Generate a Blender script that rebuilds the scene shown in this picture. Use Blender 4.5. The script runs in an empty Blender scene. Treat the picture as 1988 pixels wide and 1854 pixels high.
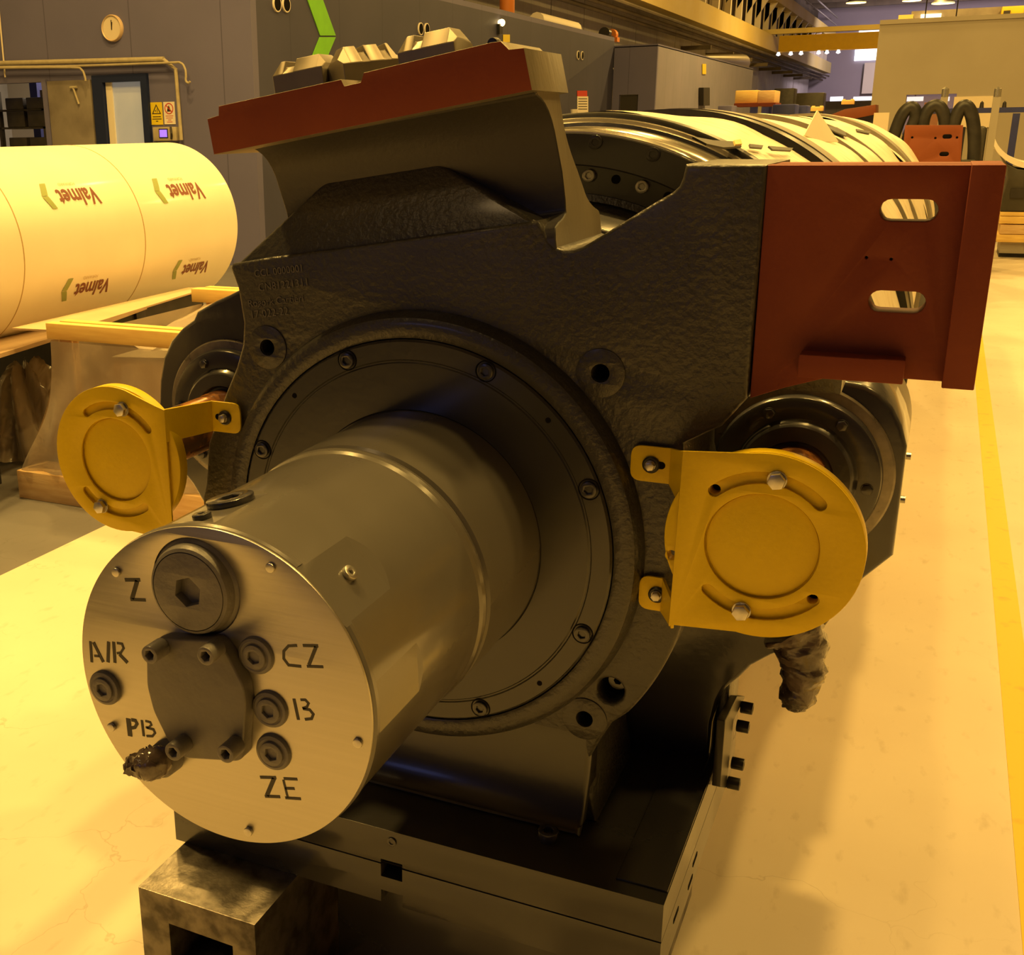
import bpy, bmesh, math, random
from mathutils import Vector, Matrix
random.seed(7)
SC = bpy.context.scene
COL = SC.collection
PI = math.pi

# ------------------------------------------------------------------ camera
# world: x right across the aisle, y along the hall, z up; metres; roll axis at x=0, z=0.88
CAM = Vector((0.69323, -0.99291, 1.50147))
RW = ((0.899052, 0.437596, -0.014709), (0.118386, -0.275296, -0.954042), (-0.421534, 0.855992, -0.299310))
FPX, PPX, PPY = 2206.94, 722.34, 944.65
cd = bpy.data.cameras.new('camera'); cam = bpy.data.objects.new('camera', cd); COL.objects.link(cam)
cd.sensor_fit = 'HORIZONTAL'; cd.sensor_width = 36.0
cd.lens = 36.0 * FPX / 1988.0
cd.shift_x = (994.0 - PPX) / 1988.0
cd.shift_y = -(927.0 - PPY) / 1988.0
cd.clip_start = 0.05; cd.clip_end = 400
_r = Matrix(RW)
_m = Matrix((_r[0], -_r[1], -_r[2])).transposed().to_4x4()
_m.translation = CAM
cam.matrix_world = _m
SC.camera = cam
SC.view_settings.view_transform = 'Standard'
SC.view_settings.look = 'None'
SC.view_settings.gamma = 1.0
SC.view_settings.use_curve_mapping = False
SC.view_settings.exposure = 0.0

# ------------------------------------------------------------------ world, high bay lamps and other lights
wd = bpy.data.worlds.new('world'); SC.world = wd; wd.use_nodes = True
wd.node_tree.nodes['Background'].inputs[0].default_value = (0.62, 0.50, 0.62, 1)
wd.node_tree.nodes['Background'].inputs[1].default_value = 0.025
SODIUM = (1.0, 0.61, 0.15)
def lamp(name, loc, power, size, col=SODIUM, aim=None, shape='DISK', sy=None):
    l = bpy.data.lights.new(name, 'AREA'); l.energy = power; l.size = size; l.color = col; l.shape = shape
    if sy: l.size_y = sy
    o = bpy.data.objects.new(name, l); COL.objects.link(o); o.location = loc
    d = (Vector(aim) - Vector(loc)) if aim else Vector((0, 0, -1))
    o.rotation_euler = d.to_track_quat('-Z', 'Y').to_euler()
    return o
LAMPS = [(-4.6, 1.6, 1500), (-3.6, 3.6, 1300), (-5.0, 6.5, 1000), (2.6, 6.0, 1000), (4.6, 2.6, 650), (0.85, 2.4, 900), (-1.0, 9.0, 800),
         (-2.0, 17, 1000), (4.0, 15, 900), (-2.0, 30, 2600), (4.0, 30, 2600), (-1, 50, 5000)]
for i, (lx, ly, pw) in enumerate(LAMPS):
    lamp('high_bay_light', (lx, ly, 9.0), pw * 0.38, 0.45)
lamp('far_bay_light', (0.0, 78, 8.6), 1700, 3.0, (0.95, 0.74, 0.80), aim=(-2, 92, 3))  # fill light added to brighten the far wall and roof
lamp('inner_room_light', (-9.6, 11.9, 2.9), 40, 0.5, (1.0, 0.78, 0.5))
lamp('gantry_light', (-3.0, -6.0, 8.5), 50, 1.2, (1.0, 0.66, 0.28))  # unseen weak warm light high behind the camera
lamp('window_light', (-3.4, -8.0, 3.3), 8, 1.7, (0.32, 0.38, 1.0), aim=(0, 0.6, 1.3), shape='RECTANGLE', sy=0.9)  # unseen cool light added for blue glints on the paint, no window built

# ------------------------------------------------------------------ back-projection of measured points on real planes
RV = [Vector(r) for r in RW]
def _dir(u, v):
    a, b = (u - PPX) / FPX, (v - PPY) / FPX
    return RV[0] * a + RV[1] * b + RV[2]
def _pl(u, v, ax, val):
    d = _dir(u, v); k = (val - CAM[ax]) / d[ax]
    return CAM + d * k
def onX(u, v, x): return _pl(u, v, 0, x)
def onY(u, v, y): return _pl(u, v, 1, y)
def onZ(u, v, z): return _pl(u, v, 2, z)
def xz(L, y): return [(p.x, p.z) for p in (onY(u, v, y) for u, v in L)]
def oncyl(u, v, r, x0=0.0, z0=0.88):
    d = _dir(u, v); o = Vector((CAM.x - x0, CAM.z - z0)); e = Vector((d.x, d.z))
    a, b, c = e.dot(e), 2 * o.dot(e), o.dot(o) - r * r
    k = (-b - math.sqrt(max(b * b - 4 * a * c, 0))) / (2 * a)
    return CAM + d * k

# ------------------------------------------------------------------ materials
def mat(name, c1, c2=None, rough=0.5, metal=0.0, nscale=6.0, ndet=4.0, lo=0.35, hi=0.65, bump=0.0, bscale=60.0,
        coat=0.0, stretch=None, rvar=0.0, alpha=1.0, emit=None, estr=0.0, spec=0.5, trans=0.0, aniso=0.0):
    m = bpy.data.materials.new(name); m.use_nodes = True
    nt = m.node_tree; N = nt.nodes; Lk = nt.links; b = N['Principled BSDF']
    tc = N.new('ShaderNodeTexCoord'); mp = N.new('ShaderNodeMapping'); Lk.new(tc.outputs['Object'], mp.inputs[0])
    if stretch: mp.inputs['Scale'].default_value = stretch
    nz = N.new('ShaderNodeTexNoise'); nz.inputs['Scale'].default_value = nscale; nz.inputs['Detail'].default_value = ndet
    Lk.new(mp.outputs[0], nz.inputs['Vector'])
    rp = N.new('ShaderNodeValToRGB'); rp.color_ramp.elements[0].position = lo; rp.color_ramp.elements[1].position = hi
    rp.color_ramp.elements[0].color = (*c1, 1); rp.color_ramp.elements[1].color = (*(c2 or c1), 1)
    Lk.new(nz.outputs['Fac'], rp.inputs[0]); Lk.new(rp.outputs[0], b.inputs['Base Color'])
    b.inputs['Roughness'].default_value = rough; b.inputs['Metallic'].default_value = metal
    b.inputs['Specular IOR Level'].default_value = spec
    b.inputs['Coat Weight'].default_value = coat; b.inputs['Coat Roughness'].default_value = 0.12
    if aniso: b.inputs['Anisotropic'].default_value = aniso
    if rvar:
        mr = N.new('ShaderNodeMapRange'); mr.inputs['To Min'].default_value = max(rough - rvar, 0.03); mr.inputs['To Max'].default_value = rough + rvar
        Lk.new(nz.outputs['Fac'], mr.inputs['Value']); Lk.new(mr.outputs[0], b.inputs['Roughness'])
    if bump:
        n2 = N.new('ShaderNodeTexNoise'); n2.inputs['Scale'].default_value = bscale; n2.inputs['Detail'].default_value = 3
        Lk.new(mp.outputs[0], n2.inputs['Vector'])
        bp = N.new('ShaderNodeBump'); bp.inputs['Strength'].default_value = bump; bp.inputs['Distance'].default_value = 0.01
        Lk.new(n2.outputs['Fac'], bp.inputs['Height']); Lk.new(bp.outputs[0], b.inputs['Normal'])
    if alpha < 1: b.inputs['Alpha'].default_value = alpha
    if trans: b.inputs['Transmission Weight'].default_value = trans
    if emit:
        b.inputs['Emission Color'].default_value = (*emit, 1); b.inputs['Emission Strength'].default_value = estr
    return m
M = {}
M['cast'] = mat('cast_grey_paint', (0.0424, 0.0406, 0.0389), (0.0510, 0.0484, 0.0450), 0.34, nscale=5, bump=0.22, bscale=110, coat=0.25)
M['castrough'] = mat('cast_rough_paint', (0.0467, 0.0448, 0.0427), (0.0585, 0.0559, 0.0518), 0.36, nscale=9, bump=0.27, bscale=95, coat=0.15)
M['smooth'] = mat('smooth_grey_paint', (0.0301, 0.0294, 0.0294), (0.0335, 0.0325, 0.0318), 0.26, nscale=3, bump=0.04, bscale=50, coat=0.4)
M['shaft'] = mat('shaft_grey_paint', (0.1080, 0.1001, 0.0906), (0.1222, 0.1133, 0.1028), 0.24, nscale=4, bump=0.03, bscale=40, coat=0.5)
M['web'] = mat('glossy_dark_paint', (0.040, 0.038, 0.042), (0.048, 0.045, 0.048), 0.45, nscale=5, bump=0.10, bscale=90, coat=0.05, spec=0.35)  # casting's grey paint darkened, so the web's shade sits in the colour
M['cover'] = mat('cover_grey_paint', (0.1297, 0.1214, 0.1172), (0.1465, 0.1381, 0.1297), 0.38, nscale=7, bump=0.08, bscale=80)
M['plug'] = mat('plug_dark_grey', (0.1338, 0.1279, 0.1338), (0.1744, 0.1650, 0.1628), 0.42, metal=0.0, nscale=20, bump=0.10, bscale=140)
M['red'] = mat('red_primer', (0.1994, 0.0407, 0.0203), (0.2268, 0.0485, 0.0235), 0.62, nscale=8, bump=0.06, bscale=90, spec=0.3)
M['orange'] = mat('orange_primer', (0.2250, 0.0540, 0.0105), (0.2025, 0.0465, 0.0090), 0.6, nscale=5)
M['yellow'] = mat('yellow_powder_coat', (0.80, 0.56, 0.002), (0.84, 0.60, 0.003), 0.42, nscale=5, bump=0.05, bscale=160, coat=0.0, spec=0.35)
M['machined'] = mat('machined_cast_iron', (0.2640, 0.2320, 0.1760), (0.3200, 0.2800, 0.2160), 0.42, metal=0.55, nscale=14, stretch=(1, 1, 0.25), rvar=0.1, bump=0.08, bscale=90)
M['pad'] = mat('bare_steel_pad', (0.2100, 0.1800, 0.1350), (0.2500, 0.2150, 0.1650), 0.4, metal=0.5, nscale=18, rvar=0.12)
M['bright'] = mat('ground_steel', (0.62, 0.58, 0.50), (0.70, 0.66, 0.58), 0.22, metal=1.0, nscale=30, stretch=(1, 12, 1), rvar=0.08)
M['brushed'] = mat('brushed_stainless', (0.4704, 0.4452, 0.3864), (0.5040, 0.4788, 0.4200), 0.36, metal=0.92, nscale=90, ndet=3, stretch=(0.02, 1, 1.6), rvar=0.05, bump=0.015, bscale=220)
M['zinc'] = mat('zinc_plated', (0.62, 0.60, 0.54), (0.50, 0.48, 0.44), 0.30, metal=0.85, nscale=60, rvar=0.1)
M['black'] = mat('black_oxide', (0.018, 0.017, 0.018), (0.030, 0.028, 0.028), 0.35, metal=0.2, nscale=30)
M['hole'] = mat('dark_bore', (0.010, 0.009, 0.009), None, 0.9, spec=0.05)
M['unit'] = mat('unit_dark_paint', (0.0360, 0.0352, 0.0416), (0.0480, 0.0464, 0.0512), 0.24, nscale=4, bump=0.05, bscale=60, coat=0.5)
M['unitband'] = mat('unit_band_steel', (0.20, 0.18, 0.16), (0.30, 0.27, 0.23), 0.3, metal=0.6, nscale=40, stretch=(1, .1, 1), rvar=0.1)
M['rust'] = mat('greased_rusty_shaft', (0.40, 0.16, 0.035), (0.09, 0.035, 0.014), 0.22, metal=0.3, nscale=22, lo=0.42, hi=0.56, coat=0.6)
M['oldsteel'] = mat('worn_black_steel', (0.20, 0.18, 0.155), (0.075, 0.066, 0.058), 0.36, metal=0.75, nscale=26, ndet=8, lo=0.40, hi=0.62, rvar=0.16, bump=0.05, bscale=120)
M['wrap'] = mat('plastic_torn_wrap', (0.1200, 0.0870, 0.0720), (0.0420, 0.0300, 0.0270), 0.22, nscale=18, lo=.38, hi=.6, bump=0.5, bscale=40, coat=0.6)
M['paper'] = mat('cream_wrap_paper', (0.88, 0.82, 0.66), (0.92, 0.86, 0.70), 0.50, nscale=3, bump=0.02, bscale=20, coat=0.12)
M['oldpaper'] = mat('creased_wrap_paper', (0.90, 0.80, 0.62), (0.62, 0.50, 0.36), 0.42, nscale=9, ndet=8, stretch=(1, 3.0, 1), lo=0.50, hi=0.78, bump=0.5, bscale=14)
M['band'] = mat('grey_end_band', (0.20, 0.18, 0.14), (0.26, 0.23, 0.18), 0.5, nscale=12)
M['wood'] = mat('pine_board', (0.80, 0.58, 0.30), (0.68, 0.44, 0.20), 0.55, nscale=9, stretch=(0.7, 5, 5), bump=0.08, bscale=40)
M['wood2'] = mat('pine_timber_yellow', (0.9460, 0.6820, 0.2200), (0.8360, 0.5500, 0.1650), 0.55, nscale=8, stretch=(0.6, 6, 6))
M['card'] = mat('cardboard', (0.62, 0.45, 0.27), (0.56, 0.40, 0.24), 0.7, nscale=6)
M['green'] = mat('green_paint', (0.20, 0.62, 0.02), (0.18, 0.56, 0.02), 0.5)
M['clad'] = mat('grey_cladding', (0.235, 0.225, 0.215), (0.250, 0.240, 0.230), 0.55, nscale=1.5, spec=0.3)
M['clad2'] = mat('pale_cladding', (0.30, 0.30, 0.31), (0.33, 0.33, 0.335), 0.6, nscale=2)
M['dark'] = mat('dark_stock', (0.018, 0.016, 0.016), (0.035, 0.03, 0.028), 0.5, nscale=10)
M['steelpaint'] = mat('galvanised_pipe', (0.50, 0.44, 0.30), (0.42, 0.36, 0.24), 0.45, nscale=12)
M['doorgrey'] = mat('stained_grey_door', (0.25, 0.22, 0.185), (0.15, 0.125, 0.105), 0.5, nscale=3, lo=.4, hi=.75)
M['doorblue'] = mat('dark_blue_frame', (0.014, 0.022, 0.075), None, 0.6, spec=0.2)
M['blue'] = mat('blue_paint', (0.035, 0.045, 0.22), (0.03, 0.04, 0.18), 0.5)
M['glass'] = mat('frosted_glass', (0.50, 0.54, 0.56), (0.42, 0.47, 0.50), 0.4, nscale=1.5, emit=(0.50, 0.55, 0.58), estr=0.16)
M['signy'] = mat('sign_yellow', (0.80, 0.62, 0.02), None, 0.5)
M['signw'] = mat('sign_white', (0.85, 0.78, 0.66), None, 0.5)
M['ink'] = mat('sign_black_ink', (0.03, 0.025, 0.02), None, 0.6)
M['inkred'] = mat('sign_red_ink', (0.55, 0.04, 0.02), None, 0.6)
M['logo'] = mat('printed_brown_ink', (0.20, 0.06, 0.035), (0.24, 0.08, 0.045), 0.55)
M['logogreen'] = mat('printed_green_ink', (0.34, 0.40, 0.12), (0.30, 0.36, 0.12), 0.55)
M['logofaint'] = mat('printed_faint_ink', (0.62, 0.48, 0.30), None, 0.55)
M['screen'] = mat('lit_violet_screen', (0.1, 0.05, 0.3), None, 0.3, emit=(0.42, 0.20, 1.0), estr=1.1)
M['clockface'] = mat('clock_face_cream', (0.78, 0.68, 0.52), None, 0.5)
M['clockrim'] = mat('clock_rim', (0.62, 0.46, 0.30), None, 0.35)
M['white'] = mat('white_panel', (0.3675, 0.3320, 0.2727), (0.3912, 0.3557, 0.2964), 0.6, nscale=1.5, spec=0.3)
M['beam'] = mat('crane_beam_paint', (0.62, 0.46, 0.10), (0.70, 0.58, 0.24), 0.6, nscale=0.35, lo=.3, hi=.7)
M['beamyellow'] = mat('bridge_yellow', (0.75, 0.48, 0.02), (0.70, 0.44, 0.02), 0.5)
M['concrete'] = mat('panel_concrete', (0.36, 0.34, 0.31), (0.46, 0.43, 0.40), 0.8, nscale=2.0)
M['darkroof'] = mat('dark_roof', (0.1035, 0.0828, 0.0552), (0.1610, 0.1265, 0.0805), 0.8, nscale=1.0)
M['lampglow'] = mat('lit_sodium_lens', (1, .8, .4), None, 0.4, emit=(1.0, 0.72, 0.30), estr=5)
M['daywin'] = mat('daylight_pane', (0.9, 0.9, 1.0), None, 0.4, emit=(0.90, 0.92, 1.0), estr=1.8)
M['hose'] = mat('black_rubber_hose', (0.0165, 0.0154, 0.0143), (0.0303, 0.0275, 0.0248), 0.45, nscale=12)
M['orangepipe'] = mat('orange_pipe', (0.62, 0.20, 0.03), None, 0.5)
M['trough'] = mat('dark_cast_machine', (0.0400, 0.0368, 0.0280), (0.0640, 0.0560, 0.0400), 0.45, nscale=4)

# clear crumpled plastic sheet
def film(name, tint, a):
    m = mat(name, tint, None, 0.16, bump=0.6, bscale=9, coat=0.8)
    nt = m.node_tree; b = nt.nodes['Principled BSDF']; b.inputs['Alpha'].default_value = a
    return m
M['film'] = film('clear_plastic_film', (0.46, 0.39, 0.31), 0.72)

# painted aisle floor: cream aisle between painted edges, bare grey floor to the left, scuffs and dirt
def floor_mat():
    m = bpy.data.materials.new('painted_hall_floor'); m.use_nodes = True
    nt = m.node_tree; N = nt.nodes; Lk = nt.links; b = N['Principled BSDF']
    tc = N.new('ShaderNodeTexCoord'); sx = N.new('ShaderNodeSeparateXYZ'); Lk.new(tc.outputs['Object'], sx.inputs[0])
    def noise(sc, det, st=None, rough=0.5):
        mp = N.new('ShaderNodeMapping'); Lk.new(tc.outputs['Object'], mp.inputs[0])
        if st: mp.inputs['Scale'].default_value = st
        n = N.new('ShaderNodeTexNoise'); n.inputs['Scale'].default_value = sc; n.inputs['Detail'].default_value = det
        n.inputs['Roughness'].default_value = rough; Lk.new(mp.outputs[0], n.inputs['Vector']); return n
    def ramp(src, p0, c0, p1, c1):
        r = N.new('ShaderNodeValToRGB'); r.color_ramp.elements[0].position = p0; r.color_ramp.elements[1].position = p1
        r.color_ramp.elements[0].color = (*c0, 1); r.color_ramp.elements[1].color = (*c1, 1); Lk.new(src, r.inputs[0]); return r
    def mix(f, a, c, t='MIX'):
        x = N.new('ShaderNodeMix'); x.data_type = 'RGBA'; x.blend_type = t
        if isinstance(f, float): x.inputs[0].default_value = f
        else: Lk.new(f, x.inputs[0])
        Lk.new(a, x.inputs[6]); Lk.new(c, x.inputs[7]); return x.outputs[2]
    cream = ramp(noise(1.3, 6).outputs['Fac'], .3, (0.70, 0.60, 0.46), .7, (0.80, 0.71, 0.55))
    grey = ramp(noise(2.0, 6).outputs['Fac'], .3, (0.155, 0.148, 0.150), .7, (0.185, 0.176, 0.172))
    lt = N.new('ShaderNodeMath'); lt.operation = 'LESS_THAN'; lt.inputs[1].default_value = -2.18; Lk.new(sx.outputs['X'], lt.inputs[0])
    base = mix(lt.outputs[0], cream.outputs[0], grey.outputs[0])
    # thin wavy scratches and cracks
    v = N.new('ShaderNodeTexVoronoi'); v.feature = 'DISTANCE_TO_EDGE'; v.inputs['Scale'].default_value = 1.9
    wn = noise(3.0, 5); wm = N.new('ShaderNodeVectorMath'); wm.operation = 'MULTIPLY_ADD'; wm.inputs[1].default_value = (0.5, 0.5, 0.5)
    Lk.new(wn.outputs['Color'], wm.inputs[0]); Lk.new(tc.outputs['Object'], wm.inputs[2]); Lk.new(wm.outputs[0], v.inputs['Vector'])
    cr = ramp(v.outputs['Distance'], 0.0, (0.80, 0.78, 0.74), 0.004, (1, 1, 1))
    gate = ramp(noise(0.9, 2).outputs['Fac'], .48, (0, 0, 0), .58, (1, 1, 1))
    base = mix(gate.outputs[0], base, mix(1.0, base, cr.outputs[0], 'MULTIPLY'))
    dirt = ramp(noise(26, 6, (1, 0.45, 1)).outputs['Fac'], .60, (1, 1, 1), .80, (0.80, 0.78, 0.74))
    base = mix(1.0, base, dirt.outputs[0], 'MULTIPLY')
    Lk.new(base, b.inputs['Base Color'])
    rr = N.new('ShaderNodeMapRange'); rr.inputs['To Min'].default_value = 0.32; rr.inputs['To Max'].default_value = 0.55
    Lk.new(noise(3, 5).outputs['Fac'], rr.inputs['Value']); Lk.new(rr.outputs[0], b.inputs['Roughness'])
    b.inputs['Specular IOR Level'].default_value = 0.4
    return m
M['floor'] = floor_mat()
M['linepaint'] = mat('floor_line_yellow', (0.82, 0.58, 0.004), (0.50, 0.31, 0.03), 0.45, nscale=14, ndet=10, lo=0.58, hi=0.85)

# ------------------------------------------------------------------ object helpers
def wl(o):
    v = Vector((0, 0, 0))
    while o is not None:
        v += o.location; o = o.parent
    return v
def link(o, parent=None, at=(0, 0, 0)):
    COL.objects.link(o)
    o.location = Vector(at) - (wl(parent) if parent else Vector((0, 0, 0)))
    if parent: o.parent = parent
    return o
def finish(me, m, angle=35):
    if m is not None and not me.materials: me.materials.append(m)
    for p in me.polygons: p.use_smooth = True
    me.set_sharp_from_angle(angle=math.radians(angle))
    return me
def obj(name, me, m, parent=None, at=(0, 0, 0), rot=None, label=None, angle=35):
    """mesh is given in world coordinates when at is the origin, else in local ones"""
    finish(me, m, angle)
    o = bpy.data.objects.new(name, me); link(o, parent, at)
    if rot is not None: o.rotation_euler = rot
    if label: o['label'] = label
    return o
def thing(name, label, cat, loc=(0, 0, 0), group=None):
    o = bpy.data.objects.new(name, None); o.empty_display_size = 0.05; COL.objects.link(o); o.location = loc
    tag(o, label, cat, group); return o
def tag(o, label, cat, group=None, kind=None):
    o['label'] = label; o['category'] = cat
    if group: o['group'] = group
    if kind: o['kind'] = kind
    return o
def structure(name, me, m, at=(0, 0, 0), label=None):
    o = obj(name, me, m, None, at); o['kind'] = 'structure'
    if label: o['label'] = label
    return o

def bm_mesh(bm, name='m'):
    bmesh.ops.recalc_face_normals(bm, faces=bm.faces)
    me = bpy.data.meshes.new(name); bm.to_mesh(me); bm.free(); return me
def join(*meshes):
    bm = bmesh.new()
    for me in meshes: bm.from_mesh(me)
    for me in meshes: bpy.data.meshes.remove(me)
    me = bpy.data.meshes.new('m'); bm.to_mesh(me); bm.free(); return me
def box(x0, x1, y0, y1, z0, z1, bev=0.0, seg=2):
    bm = bmesh.new(); bmesh.ops.create_cube(bm, size=1)
    for v in bm.verts:
        v.co = Vector(((x0 + x1) / 2 + v.co.x * (x1 - x0), (y0 + y1) / 2 + v.co.y * (y1 - y0), (z0 + z1) / 2 + v.co.z * (z1 - z0)))
    if bev: bmesh.ops.bevel(bm, geom=bm.edges[:], offset=bev, segments=seg, profile=0.5, affect='EDGES')
    return bm_mesh(bm)
def circle(cx, cz, r, n=32, a0=0.0, a1=2 * PI):
    full = abs(a1 - a0 - 2 * PI) < 1e-6
    k = n if full else n - 1
    return [(cx + r * math.cos(a0 + (a1 - a0) * i / k), cz + r * math.sin(a0 + (a1 - a0) * i / k)) for i in range(n)]
def hexa(cx, cz, r, rot=0.0): return circle(cx, cz, r, 6, rot, rot + 2 * PI)
def fillet(pts, rad, n=5):
    out = []
    L = len(pts)
    for i in range(L):
        p = Vector((*pts[i],)[:2]); a = Vector(pts[i - 1][:2]); c = Vector(pts[(i + 1) % L][:2])
        r = rad[i] if isinstance(rad, (list, tuple)) else rad
        if r <= 0: out.append(tuple(p)); continue
        u = (a - p); w = (c - p); lu, lw = u.length, w.length
        t = min(r, lu * .45, lw * .45); u.normalize(); w.normalize()
        s, e = p + u * t, p + w * t
        for k in range(n + 1):
            q = k / n
            out.append(tuple((1 - q) ** 2 * s + 2 * q * (1 - q) * p + q * q * e))
    return out
def slot(cx, cz, hw, hh, tilt=0.0, n=9):
    """stadium: half width hw, half height hh"""
    c = [(hw - hh + hh * math.cos(a), hh * math.sin(a)) for a in [-PI / 2 + PI * i / (n - 1) for i in range(n)]]
    c += [(-(hw - hh) + hh * math.cos(a), hh * math.sin(a)) for a in [PI / 2 + PI * i / (n - 1) for i in range(n)]]
    ct, st = math.cos(tilt), math.sin(tilt)
    return [(cx + x * ct - z * st, cz + x * st + z * ct) for x, z in c]
def arcslot(cx, cz, R, hw, a0, a1, n=14):
    o = [(cx + (R + hw) * math.cos(a), cz + (R + hw) * math.sin(a)) for a in [a0 + (a1 - a0) * i / (n - 1) for i in range(n)]]
    ex, ez = cx + R * math.cos(a1), cz + R * math.sin(a1)
    o += [(ex + hw * math.cos(a1 + PI * i / 6), ez + hw * math.sin(a1 + PI * i / 6)) for i in range(1, 6)]
    o += [(cx + (R - hw) * math.cos(a), cz + (R - hw) * math.sin(a)) for a in [a1 + (a0 - a1) * i / (n - 1) for i in range(n)]]
    sx, sz = cx + R * math.cos(a0), cz + R * math.sin(a0)
    o += [(sx + hw * math.cos(a0 + PI + PI * i / 6), sz + hw * math.sin(a0 + PI + PI * i / 6)) for i in range(1, 6)]
    return o
def plate(loops, y0, y1, bev=0.0, bres=1):
    """flat plate in the x-z plane with holes, front face at y0, back at y1 (y0 < y1)"""
    cu = bpy.data.curves.new('tmp', 'CURVE'); cu.dimensions = '2D'; cu.fill_mode = 'BOTH'
    for lp in loops:
        sp = cu.splines.new('POLY'); sp.points.add(len(lp) - 1)
        for k, (x, z) in enumerate(lp): sp.points[k].co = (x, z, 0, 1)
        sp.use_cyclic_u = True
    cu.extrude = (y1 - y0) / 2 - bev
    if bev: cu.bevel_depth = bev; cu.offset = -bev; cu.bevel_resolution = bres
    o = bpy.data.objects.new('tmp', cu); COL.objects.link(o)
    dg = bpy.context.evaluated_depsgraph_get()
    me = bpy.data.meshes.new_from_object(o.evaluated_get(dg))
    bpy.data.objects.remove(o); bpy.data.curves.remove(cu)
    ym = (y0 + y1) / 2
    for v in me.vertices:
        x, y, z = v.co; v.co = (x, ym - z, y)
    me.materials.clear()
    bm = bmesh.new(); bm.from_mesh(me); bmesh.ops.remove_doubles(bm, verts=bm.verts, dist=1e-6); bm.to_mesh(me); bm.free()
    return me
def lathe(prof, cx=0.0, cz=0.0, seg=64, a0=0.0, a1=2 * PI):
    """revolve (r, y) about the y axis through (cx, cz)"""
    bm = bmesh.new(); rings = []; full = abs(a1 - a0 - 2 * PI) < 1e-6
    n = seg if full else seg + 1
    for r, y in prof:
        if r < 1e-9: rings.append([bm.verts.new((cx, y, cz))])
        else: rings.append([bm.verts.new((cx + r * math.cos(a0 + (a1 - a0) * i / seg), y, cz + r * math.sin(a0 + (a1 - a0) * i / seg))) for i in range(n)])
    for A, B in zip(rings, rings[1:]):
        m = max(len(A), len(B))
        for i in range(m if full else m - 1):
            j = (i + 1) % m
            if len(A) == 1: bm.faces.new((A[0], B[i], B[j]))
            elif len(B) == 1: bm.faces.new((A[i], B[0], A[j]))
            else: bm.faces.new((A[i], B[i], B[j], A[j]))
    return bm_mesh(bm)
def extrude_poly(pts3, vec):
    bm = bmesh.new(); a = [bm.verts.new(p) for p in pts3]; b = [bm.verts.new(Vector(p) + Vector(vec)) for p in pts3]
    bm.faces.new(a); bm.faces.new(list(reversed(b)))
    for i in range(len(a)):
        j = (i + 1) % len(a); bm.faces.new((a[i], a[j], b[j], b[i]))
    return bm_mesh(bm)
def bevelled(me, off, seg=2, angle=30):
    bm = bmesh.new(); bm.from_mesh(me)
    ed = [e for e in bm.edges if len(e.link_faces) == 2 and e.calc_face_angle(0) > math.radians(angle)]
    bmesh.ops.bevel(bm, geom=ed, offset=off, segments=seg, profile=0.5, affect='EDGES'); bm.to_mesh(me); bm.free(); return me
def tube(path, r, seg=10, cyclic=False):
    path = [Vector(p) for p in path]; bm = bmesh.new(); rings = []; n = len(path)
    up = None
    for i, p in enumerate(path):
        t = ((path[(i + 1) % n] if cyclic or i < n - 1 else p) - (path[i - 1] if cyclic or i > 0 else p)).normalized()
        if up is None:
            up = Vector((0, 0, 1)) if abs(t.z) < .9 else Vector((1, 0, 0))
        s = t.cross(up).normalized(); up = s.cross(t).normalized()
        rr = r[i] if isinstance(r, (list, tuple)) else r
        rings.append([bm.verts.new(p + (s * math.cos(2 * PI * k / seg) + up * math.sin(2 * PI * k / seg)) * rr) for k in range(seg)])
    for i in range(n if cyclic else n - 1):
        A, B = rings[i], rings[(i + 1) % n]
        for k in range(seg): bm.faces.new((A[k], A[(k + 1) % seg], B[(k + 1) % seg], B[k]))
    if not cyclic:
        bm.faces.new(rings[0]); bm.faces.new(list(reversed(rings[-1])))
    return bm_mesh(bm)
def smooth_path(pts, n=8):
    pts = [Vector(p) for p in pts]; out = []
    for i in range(len(pts) - 1):
        p0 = pts[max(i - 1, 0)]; p1, p2 = pts[i], pts[i + 1]; p3 = pts[min(i + 2, len(pts) - 1)]
        for k in range(n):
            t = k / n
            out.append(0.5 * ((2 * p1) + (-p0 + p2) * t + (2 * p0 - 5 * p1 + 4 * p2 - p3) * t * t + (-p0 + 3 * p1 - 3 * p2 + p3) * t ** 3))
    out.append(pts[-1]); return out
def stroke(pts, w):
    """flat thick polyline in x-z, returned as closed loop"""
    L, R = [], []
    P = [Vector(p) for p in pts]
    for i, p in enumerate(P):
        if i == 0: t = (P[1] - p).normalized(); k = 1
        elif i == len(P) - 1: t = (p - P[i - 1]).normalized(); k = 1
        else:
            t1 = (p - P[i - 1]).normalized(); t2 = (P[i + 1] - p).normalized(); t = (t1 + t2).normalized(); k = 1 / max(t.dot(t1), 0.5)
        nn = Vector((-t.y, t.x)) * w / 2 * k
        L.append(tuple(p + nn)); R.append(tuple(p - nn))
    return L + R[::-1]
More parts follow.
